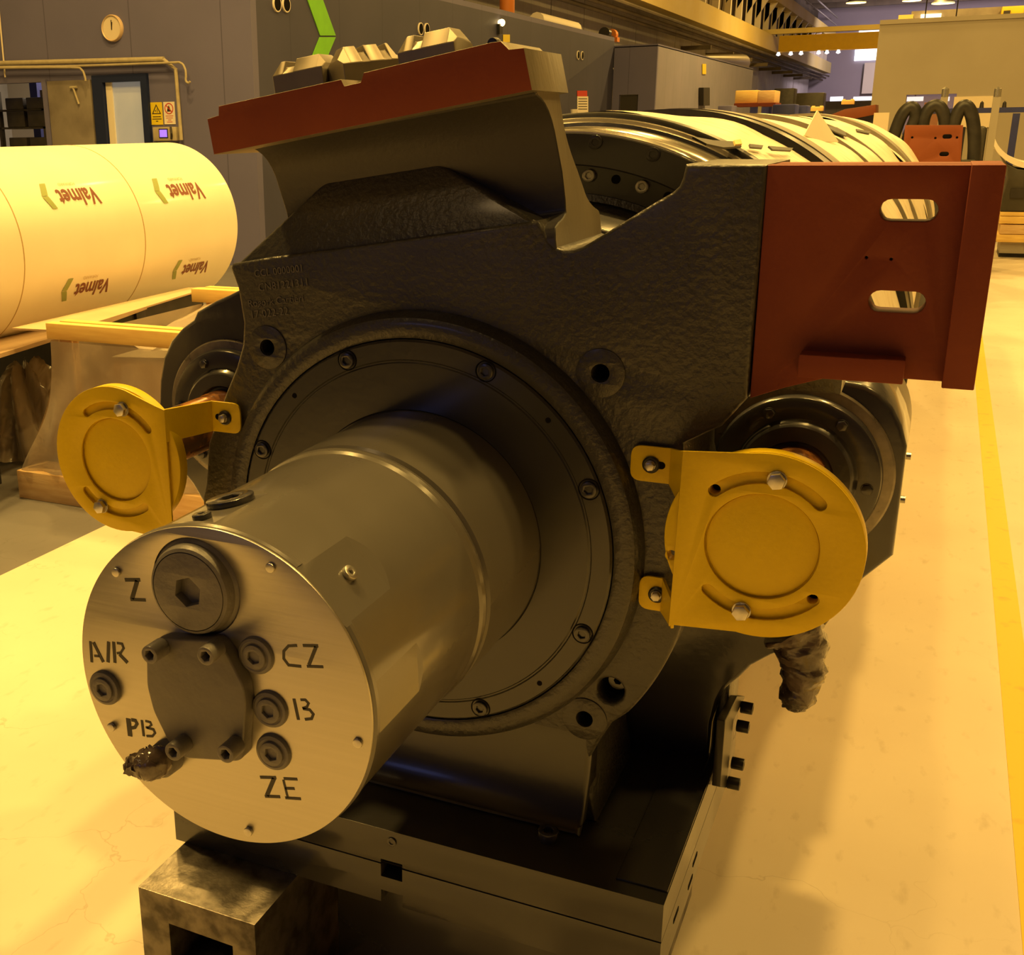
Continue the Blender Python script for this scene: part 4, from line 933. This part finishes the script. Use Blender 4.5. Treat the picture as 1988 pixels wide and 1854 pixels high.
tag(obj('thin_pipe', tube(smooth_path(wpath([(-60, 134), (0, 132), (135, 131), (158, 135), (165, 150), (166, 157)], YW - .13), 4), .013, 8), M['steelpaint']), 'thin beige pipe that bends down above the grey door', 'pipe')
tag(obj('thin_pipe', tube(smooth_path(wpath([(0, 130), (150, 128), (322, 122), (350, 122), (359, 133), (361, 145), (361, 157), (366, 161), (369, 158)], YW - .11), 4), .013, 8), M['steelpaint']), 'thin beige pipe ending in a hook right of the signs', 'pipe')
tag(obj('conduit', tube(wpath([(-2, 20), (10, 150)]), .010, 8), M['clockface']), 'thin pale conduit on the wall at the far left', 'pipe')
# side wall items, x = -6.36
XS = -6.355
def xpoly(L, x0, th): 
    pts = [onX(u, v, x0) for u, v in L]; return extrude_poly(pts, (-th, 0, 0))
gm = thing('green_arrow', 'green angled arrow painted on the grey side wall', 'wall marking', onX(640, 70, XS))
obj('arrow_stroke', xpoly([(592, -15), (622, -15), (652, 69), (622, 69)], XS + .006, .008), M['green'], gm)
obj('arrow_stroke', xpoly([(621, 72), (652, 72), (630, 125), (600, 125)], XS + .006, .008), M['green'], gm)
def port(u, v, ru_, lab):
    c = onX(u, v, XS); r_ = (onX(u + ru_, v, XS).y - c.y)
    o = obj('wall_port', lathe([(0, -.01), (.85, -.01), (.85, -.03), (1, -.03), (1, .01), (0, .01)], 0, 0, 24), M['signw'], None, (c.x, c.y, c.z), rot=(0, 0, PI / 2)); rz_ = .085
    o.scale = (rz_, .5, rz_); tag(o, lab, 'wall port', 'round wall ports')
    o2 = obj('port_opening', lathe([(0, -.034), (.84, -.034), (.84, 0), (0, 0)], 0, 0, 24), M['hole'], o)
    o2.location = (0, 0, 0)
for (u, v, lb) in ((537, 8, 'left round dark port of the pair left of the green arrow'), (555, 9, 'right round dark port of the pair left of the green arrow'),
                   (816, 56, 'left round dark port of the pair above the third steel pad'), (828, 57, 'right round dark port of the pair above the third steel pad'),
                   (1122, 107, 'left port of the small pair right of the red beam end'), (1130, 108, 'right port of the small pair right of the red beam end')):
    port(u, v, 6, lb)
tag(obj('yellow_notice', xpoly([(977, 67), (990, 67), (990, 82), (977, 82)], XS + .006, .006), M['signy']), 'small yellow notice on the grey side wall above the beam end', 'notice')
al = thing('alarm_light', 'small alarm light with lit amber dome on the side wall', 'lamp', onX(972, 50, XS))
obj('lamp_base', xpoly([(970, 46), (976, 46), (976, 66), (970, 66)], XS + .05, .05), M['black'], al)
obj('lamp_dome', lathe([(0, -.05), (.05, -.04), (.06, .03), (0, .05)], 0, 0, 12), M['lampglow'], al, onX(973, 44, XS + .04))
nt_ = thing('notice_board', 'white notice sheet with red header on the grey side wall', 'notice', onX(1131, 220, XS))
obj('sheet', xpoly([(1121, 187), (1142, 187), (1142, 222), (1121, 222)], XS + .006, .006), M['signw'], nt_)
obj('header', xpoly([(1121, 176), (1140, 176), (1140, 187), (1121, 187)], XS + .008, .008), M['inkred'], nt_)
for i in range(5): obj('text_line', xpoly([(1123, 191 + 5 * i), (1140, 191 + 5 * i), (1140, 192.6 + 5 * i), (1123, 192.6 + 5 * i)], XS + .008, .004), M['ink'], nt_)
for i, (u, v) in enumerate(((1114, 216), (1182, 214))):
    p = onX(u, v, -6.2); tag(obj('paper_cup', lathe([(0, 0), (.05, 0), (.07, .22), (0, .22)], 0, 0, 14), M['signw'], None, (p.x, p.y, 1.62), rot=(PI / 2, 0, 0)), 'small white bottle on the ledge %s of the white notice' % ('left', 'right')[i], 'bottle')
tag(obj('wall_ledge', box(-6.36, -6.05, 22.5, 25.9, 1.55, 1.62), M['clad']), 'narrow ledge on the grey side wall under the notice', 'ledge')
# orange pipe and things on the roof of the enclosure
p = onY(984, 12, 20); 
tag(obj('orange_pipe', tube([(onX(985, 20, -7.0)) - Vector((0, 0, .6)), onX(985, -30, -7.0)], .14, 14), M['orangepipe']), 'orange vertical pipe rising behind the enclosure roof', 'pipe')
t0 = onX(1060, 45, -6.9); t1 = onX(1133, 56, -6.9)
tag(obj('foil_duct', tube([Vector((-7.1, t0.y, 3.56)), Vector((-7.1, t1.y, 3.56))], .16, 12), M['signw']), 'pale round duct lying on the enclosure roof', 'duct')
for i, (u, v) in enumerate(((1175, 62), (1188, 66))):
    p = onX(u, v, -6.8); tag(obj('roof_fan', join(box(-.16, .16, -.12, .12, 0, .1), lathe([(0, -.1), (.13, -.1), (.13, .1), (0, .1)], 0, .16, 14)), M['black'] if i == 0 else M['orangepipe'], None, (-6.8, p.y, 3.40)), ('black fan on the enclosure roof corner', 'orange fan box beside the black fan on the enclosure roof')[i], 'fan')
# second enclosure further down
structure('wall_far_front', plate([[(-6.35, 0), (-6.35, 3.2), (-5.38, 3.2), (-5.38, 0)], [(-6.19, .2), (-5.76, .2), (-5.76, 2.18), (-6.19, 2.18)]], 26.0, 26.1), M['clad'])
structure('wall_far_side', box(-5.48, -5.38, 26.1, 40, 0, 3.2), M['clad2'])
structure('trim_4', box(-8.7, -5.38, 26, 40, 3.18, 3.23), M['clad'])
structure('door_3', box(-6.17, -5.78, 26.05, 26.08, .2, 2.17), M['ink'])
XE = -5.37
tag(obj('yellow_notice', xpoly([(1364, 124), (1371, 124), (1371, 144), (1364, 144)], XE + .01, .01), M['signy']), 'tall yellow notice on the pale far enclosure', 'notice')
tag(obj('extinguisher_cabinet', xpoly([(1366, 170), (1378, 170), (1378, 205), (1366, 205)], XE + .12, .12), M['ink']), 'dark narrow cabinet on the pale far enclosure', 'cabinet')
t0, t1 = onX(1365, 108, -6.2), onX(1440, 118, -6.2)
tag(obj('foil_duct', tube([Vector((-6.2, t0.y, 3.36)), Vector((-6.2, t1.y, 3.54))], [.12, .30], 12), M['pad']), 'conical metal duct on the far enclosure roof', 'duct')

# ------------------------------------------------------------------ crane runway on the left wall of the hall
XB = -7.6
rb = thing('crane_runway', 'long yellow painted crane runway beam high on the left side of the hall', 'crane beam', (XB, 40, 4.5))
zb0, zb1 = onX(1278, 18, XB).z, onX(1628, 147, XB).z; zt0, zt1 = onX(1357, 0, XB).z, onX(1619, 127, XB).z
obj('runway_beam', box(XB - .5, XB, 12, 91, (zb0 + zb1) / 2, (zt0 + zt1) / 2 + .05), M['beam'], rb)
obj('pipe_run', join(*[tube([(XB - .1 - .2 * i, 12, (zb0 + zb1) / 2 - .18 - .13 * i), (XB - .1 - .2 * i, 91, (zb0 + zb1) / 2 - .18 - .13 * i)], .06, 8) for i in range(3)]), M['darkroof'], rb)
zc = onX(1501, 0, XB).z; zd = onX(1547, 0, XB).z
obj('upper_walkway', box(XB - .8, XB + .1, 12, 91, zc, zc + .55), M['beam'], rb)
obj('hand_rail', join(tube([(XB + .1, 8, zc + 1.5), (XB + .1, 91, zc + 1.5)], .05, 6), tube([(XB + .1, 8, zc + 1.0), (XB + .1, 91, zc + 1.0)], .04, 6)), M['concrete'], rb)
me_l = []
for i in range(30):
    y = 12 + i * 2.7
    c = obj('crane_column', join(box(XB - .55, XB - .30, y, y + .22, (zt0 + zt1) / 2 + .05, zc + .05), extrude_poly([(XB - .5, y, zc - .9), (XB + .05, y, zc + .02), (XB - .5, y, zc + .02)], (0, .2, 0))), M['signw'], rb)
tag(obj('lower_wall_panels', join(*[box(XB - 1.3, XB - 1.2, 8 + 3.0 * i, 10.94 + 3.0 * i, 2.6, (zb0 + zb1) / 2 + .3) for i in range(6, 27)] + [box(XB - 1.3, XB - 1.2, 11 + 3.0 * i, 13.94 + 3.0 * i, 3.5, (zb0 + zb1) / 2 + .3) for i in range(5)]), cladmat('ribbed_pale_panels', (.40, .38, .38), (.46, .44, .44), .6)), 'row of ribbed pale wall panels under the crane runway', 'wall panels')
tag(obj('upper_wall_panels', box(XB - 1.3, XB - 1.2, 12, 91, (zt0 + zt1) / 2, 9.6), M['darkroof']), 'dark upper hall wall behind the crane columns', 'wall panels')
for i in range(8):
    y = 45 + i * 5; tag(obj('pipe_bracket', box(XB - 1.2, XB - .1, y, y + .15, (zb0 + zb1) / 2 - .7, (zb0 + zb1) / 2 - .55), M['darkroof']), 'dark pipe bracket under the crane runway', 'bracket', 'pipe brackets under the runway')
# overhead travelling bridge, yellow
a, b = onY(1530, 69, 45), onY(1715, 92, 45)
tag(obj('bridge_girder', box(a.x - .3, b.x + 8, 45, 45.6, b.z, a.z, .02), M['beamyellow']), 'yellow overhead crane bridge spanning the far hall', 'crane')
for i in range(6):
    u = (1512, 1536, 1556, 1590, 1606, 1628)[i]; p = onY(u, 95, 45.3)
    o = obj('bridge_lamp', lathe([(0, 0), (.04, 0), (.08, .10), (0, .14)], 0, 0, 12), M['daywin'], None, (p.x, 45.3, b.z), rot=(-PI / 2, 0, 0))
    tag(o, 'small white lamp hanging below the yellow crane bridge', 'lamp', 'white lamps under the crane bridge')
# far crane with cab above the white enclosure
fc = thing('far_crane', 'grey crane girder with yellow cab above the beige enclosure', 'crane', (0, 34, 4.3))
a, b = onY(1770, 22, 34), onY(1960, 48, 34); obj('girder', box(a.x, b.x + .2, 34, 34.5, b.z, a.z), M['doorgrey'], fc)
a, b = onY(1745, 30, 34), onY(1772, 44, 34); obj('end_box', box(a.x, b.x, 33.9, 34.2, b.z, a.z), M['beam'], fc)
a, b = onY(1945, 14, 33.8), onY(1985, 40, 33.8); 
obj('cab', box(a.x, b.x, 33.6, 34.4, b.z, a.z, .03), M['beamyellow'], fc)
obj('cab_window', box(a.x + .05, a.x + .2, 33.57, 33.6, b.z + .05, a.z - .1), M['ink'], fc)
a, b = onY(1788, 28, 33.95), onY(1826, 40, 33.95); obj('lit_plate', box(a.x, b.x, 33.93, 33.97, b.z, a.z), M['lampglow'], fc)
fb = thing('roof_truss', 'long dark yellow edged roof girder across the far hall', 'girder', (0, 60, 7))
a, b = onY(1610, 36, 60), onY(1800, 52, 60); obj('truss_chord', box(-9, 15, 60, 60.5, b.z, a.z - .35), M['beam'], fb)
for i in range(16):
    y = 27 + i * 4; tag(obj('roof_beam', box(-11.7, 15.7, y, y + .4, 8.9, 9.6), M['darkroof']), 'dark roof beam across the hall ceiling', 'roof beam', 'roof beams')
for (u, v, y) in ((1662, 6, 55), (1770, 2, 60), (1831, 7, 50)):
    p = onY(u, v, y); t = thing('high_bay_lamp', 'lit round hall lamp above the crane, %s of three' % ({1662: 'leftmost', 1770: 'middle', 1831: 'rightmost'}[u]), 'lamp', p)
    obj('lamp_shade', lathe([(0, .55), (.12, .5), (.16, .3), (.42, .0), (.40, .0), (.14, .28), (0, .3)], 0, 0, 20), M['dark'], t, p, rot=(PI / 2, 0, 0))
    obj('lens', lathe([(0, 0), (.40, 0), (.40, .03), (0, .03)], 0, 0, 20), M['lampglow'], t, p, rot=(PI / 2, 0, 0))
    obj('hanger_rod', tube([p + Vector((0, 0, .4)), Vector((p.x, p.y, 9.6))], .02, 6), M['dark'], t)

# far wall windows, sheet, strips
def farbox(u0, v0, u1, v1, y, m, name, label, cat, th=.1, bev=0, ground=True):
    a, b = onY(u0, v0, y), onY(u1, v1, y)
    if ground: b.z = 0
    return tag(obj(name, box(a.x, b.x, y, y + th, b.z, a.z, bev), m), label, cat)
for i, (u0, v0, u1, v1) in enumerate(((1661, 88, 1720, 97), (1660, 99, 1720, 116), (1668, 59, 1720, 65))):
    a, b = onY(u0, v0, 91.9), onY(u1, v1, 91.9); w = structure('window_%d' % (i + 1), box(a.x, b.x, 91.85, 91.95, b.z, a.z), M['daywin'])
farbox(1679, 122, 1706, 181, 91.6, M['signw'], 'hanging_banner', 'pale hanging banner below the bright far windows', 'banner', ground=False)
for i, (u0, u1) in enumerate(((1612, 1636), (1657, 1698))):
    a, b = onY(u0, 188, 80), onY(u1, 196, 80); structure('window_%d' % (4 + i), box(a.x, b.x, 80, 80.1, b.z, a.z), M['daywin'])
farbox(1592, 197, 1700, 203, 70, M['clad2'], 'far_bench', 'pale work bench in front of the low far windows', 'bench')
# clutter between the big roll and the far wall
t = thing('loaded_pallet', 'shelf of yellow timber boxes on a red frame beyond the big roll', 'pallet', (-3.5, 31, 0))
a, b = onY(1428, 176, 31), onY(1470, 200, 31); obj('timber_box', box(a.x, b.x, 31, 32, b.z, a.z, .02), M['wood2'], t)
a, b = onY(1472, 176, 31), onY(1503, 202, 31); obj('timber_box', box(a.x, b.x, 31, 32, b.z, a.z, .02), M['wood'], t)
a, b = onY(1425, 201, 30.9), onY(1505, 206, 30.9); obj('frame_rail', box(a.x, b.x, 30.9, 32, b.z, a.z), M['red'], t)
for u in (1427, 1475, 1503):
    a = onY(u, 206, 30.9); obj('frame_post', box(a.x - .04, a.x + .04, 30.9, 31, 0, a.z), M['steelpaint'], t)
for (u0, v0, u1, v1, y, m, nm, lb, ct) in ((1500, 203, 1543, 222, 29, 'blue', 'container', 'blue open container beyond the big roll', 'container'), (1544, 205, 1566, 222, 30, 'blue', 'container', 'small blue container right of the larger blue one', 'container'),
        (1503, 172, 1540, 202, 40, 'dark', 'machine_part', 'dark machinery behind the blue containers', 'machine part'), (1541, 181, 1598, 204, 42, 'trough', 'machine_part', 'dark long machine part in the far hall', 'machine part'),
        (1394, 205, 1420, 222, 30, 'clad', 'cabinet', 'grey low cabinet beside the loaded shelf', 'cabinet')):
    farbox(u0, v0, u1, v1, y, M[m], nm, lb, ct, .8, .03)
rp = thing('red_housing', 'second red primed housing beyond the far end of the big roll', 'machine part', (-.9, 14, 0))
pts = [onY(u, v, 14) for u, v in ((1602, 222), (1690, 200), (1712, 200), (1712, 222), (1712, 400), (1602, 400))]
obj('red_beam', plate([[(p.x, p.z) for p in (onY(1590, 232, 14), onY(1640, 212, 14), onY(1700, 203, 14), onY(1700, 222, 14), onY(1600, 242, 14))]], 14, 14.6, .005), M['orange'], rp)
obj('dark_leg', box(onY(1650, 222, 14).x, onY(1700, 222, 14).x, 14.1, 14.6, 0, onY(1660, 224, 14).z), M['unit'], rp)
for u, v in ((1585, 212), (1645, 199)):
    a = onY(u, v, 14.2); obj('clamp_pad', pad(.14, 0, .1, .06, .02, [(-.03, .03)]), M['lampglow'] if False else M['wood2'], rp, (a.x, 14.3, a.z - .02))

# ------------------------------------------------------------------ beige enclosure on the right with window and blue rail
YE = 18.0
p0, p1 = onY(1708, 48, YE), onY(1700, 300, YE)
w0, w1 = onY(1760, 184, YE), onY(1852, 225, YE)
structure('wall_beige', plate([[(p0.x, 0), (p0.x, p0.z + .02), (9, p0.z + .02), (9, 0)], [(w0.x, w1.z - .25), (w0.x, w0.z), (w1.x, w0.z), (w1.x, w1.z - .25)]], YE, YE + .12), M['white'], label='beige enclosure wall on the right')
structure('trim_3', box(p0.x, 9, YE - .02, YE + .14, p0.z, p0.z + .06), M['white'])
gl = mat('clear_window_glass', (.25, .2, .2), None, .06, spec=.8); gl.node_tree.nodes['Principled BSDF'].inputs['Alpha'].default_value = .35
structure('window_6', box(w0.x, w1.x, YE + .05, YE + .06, w1.z - .25, w0.z), gl)
for i, (u0, u1) in enumerate(((1761, 1792), (1828, 1843))):
    a, b = onY(u0, 188, 24), onY(u1, 196, 24)
    tag(obj('strip_lamp', box(a.x, b.x, 24, 24.1, b.z, a.z), M['daywin']), 'lit white strip lamp seen through the enclosure window, %s one' % ('wider', 'narrower')[i], 'lamp')
    obj('lamp_rod', tube([Vector(((a.x + b.x) / 2, 24.05, a.z - .01)), Vector(((a.x + b.x) / 2, 24.05, 9.6))], .012, 6), M['dark'], bpy.data.objects['strip_lamp' + ('', '.001')[i]])
farbox(1795, 199, 1828, 210, 21, M['orangepipe'], 'orange_crate', 'orange crate seen through the enclosure window', 'crate', .4)
farbox(1853, 188, 1922, 247, YE - .03, M['clockface'], 'wall_board', 'cream board on the beige enclosure wall', 'board', .03, ground=False)
rl = thing('blue_rack', 'blue steel rack rail in front of the beige wall', 'rack', (2, 16, 0))
a, b = onY(1772, 212, 16), onY(1990, 218, 16); obj('rail', box(a.x, b.x + 3, 16, 16.08, b.z, a.z), M['blue'], rl)
for u in (1974, 2120):
    a = onY(u, 220, 16); obj('upright', box(a.x - .04, a.x + .04, 16, 16.08, 0, a.z), M['blue'], rl)
for u in (1905, 1949):
    a = onY(u, 212, 16); obj('rail_pin', lathe([(0, -.12), (.02, -.1), (.03, .0), (0, 0)], 0, 0, 10), M['dark'], rl, (a.x, 16.04, a.z - .02), rot=(-PI / 2, 0, 0))
for i, u in enumerate((1834, 1936)):
    a = onY(u, 188, 13); t = thing('lamp_post', 'pale upright post %s with shiny tip' % ('between the black hoses' , 'right of the black hoses')[i], 'post', (a.x, 13, 0))
    obj('post', box(a.x - .035, a.x + .035, 13, 13.07, 0, a.z), M['white'], t); obj('post_tip', lathe([(0, -.10), (.035, -.08), (.035, .0), (0, 0)], 0, 0, 12), M['zinc'], t, (a.x, 13.03, a.z), rot=(-PI / 2, 0, 0))
# hanging hose loops
for i, (L, r_) in enumerate((([(1722, 310), (1735, 265), (1752, 222), (1770, 208), (1778, 225), (1765, 262), (1752, 310)], .06),
                          ([(1790, 300), (1792, 240), (1803, 212), (1820, 205), (1832, 222), (1836, 260), (1833, 300)], .06),
                          ([(1845, 300), (1850, 250), (1862, 215), (1876, 206), (1888, 230), (1892, 280), (1888, 340)], .062))):
    t = obj('hose_loop', tube(smooth_path([onY(u, v, 12.0) for u, v in L], 6), r_, 14), M['hose'])
    tag(t, 'thick black hose loop hanging behind the orange plate, %s of three' % ('leftmost', 'middle', 'rightmost')[i], 'hose', 'black hose loops')
hr_ = onY(1722, 300, 12.0)
tag(obj('hose_stand', box(onY(1720, 300, 12).x, onY(1895, 300, 12).x, 11.9, 12.1, 0, hr_.z - .05, .01), M['trough']), 'dark stand carrying the black hose loops', 'stand')
# orange bracket plate
op = thing('orange_plate', 'bright orange primed plate with two slots standing beyond the big roll', 'machine part', (.6, 9.5, 0))
yo = 9.5; c4 = xz([(1757, 243), (1870, 243), (1864, 330), (1750, 330)], yo)
hs = [xz([(1839, 265)], yo)[0], xz([(1833, 299)], yo)[0]]
dd = xz([(1771, 267), (1816, 268), (1858, 267)], yo)
obj('slotted_plate', plate([c4, slot(hs[0][0], hs[0][1], .034, .017), slot(hs[1][0], hs[1][1], .034, .017)] + [circle(x, z, .009, 12) for x, z in dd], yo, yo + .12, .003), M['orange'], op)
obj('plate_back', box(c4[3][0], c4[2][0], yo + .13, yo + .16, 0, c4[0][1] - .02), M['unit'], op)
farbox(1697, 219, 1722, 262, 13.5, M['clockface'], 'white_sheet', 'white sheet standing at the foot of the beige wall', 'sheet', .03)
farbox(1893, 245, 1912, 285, 13, M['trough'], 'grey_motor', 'grey motor hanging right of the black hoses', 'motor', .3, .04)
# dark trough with pale curved rim, far right, on a timber stack
ts = thing('timber_stack', 'stack of yellow painted timber beams on the floor at the right edge', 'timber', (2.6, 14, 0))
zt_ = onY(1960, 411, 14).z; x0_ = onY(1938, 440, 14).x
lv = [(411, 419, 'wood2'), (420, 434, 'wood2'), (436, 454, 'wood'), (455, 470, 'wood2')]
for v0, v1, m in lv:
    a, b = onY(1940, v0, 14), onY(1940, v1, 14); obj('beam', box(x0_ + (0 if m == 'wood2' else .02), 6, 14, 14.9, b.z, a.z, .006), M[m], ts)
obj('runner', box(x0_ + .05, 6, 14.05, 14.8, 0.05, onY(1940, 471, 14).z), M['white'], ts)
obj('foot_beam', box(x0_ + .05, 6, 14.1, 14.7, 0, .05), M['dark'], ts)
tr = thing('dark_trough', 'dark machine trough with pale curved rim on the timber stack', 'machine part', (2.6, 14, zt_))
yt = 14.0
rim = smooth_path([onY(u, v, yt) for u, v in ((1929, 262), (1938, 282), (1952, 297), (1970, 308), (1995, 316), (2040, 320))], 6)
bm = bmesh.new(); up_ = [bm.verts.new(p) for p in rim]; dn = [bm.verts.new(Vector((p.x, p.y + .9, p.z))) for p in rim]
lo_ = [bm.verts.new(p + Vector((-.01, 0, -.06))) for p in rim]; ld = [bm.verts.new(p + Vector((-.01, .9, -.06))) for p in rim]
for A_, B_ in ((up_, dn), (dn, ld), (ld, lo_), (lo_, up_)):
    for i in range(len(rim) - 1): bm.faces.new((A_[i], A_[i + 1], B_[i + 1], B_[i]))
obj('curved_rim', bm_mesh(bm), M['signw'], tr)
body_ = [(p.x, p.z) for p in (onY(u, v, yt) for u, v in ((1946, 306), (1956, 318), (1975, 328), (2050, 338), (2050, 410), (1942, 410), (1948, 380), (1958, 350), (1956, 325)))]
obj('trough_body', plate([body_], yt, yt + .85, .01), M['trough'], tr)
obj('dark_recess', box(onY(1962, 370, yt).x, onY(2050, 370, yt).x, yt - .02, yt, onY(1962, 384, yt).z, onY(1962, 366, yt).z), M['ink'], tr)
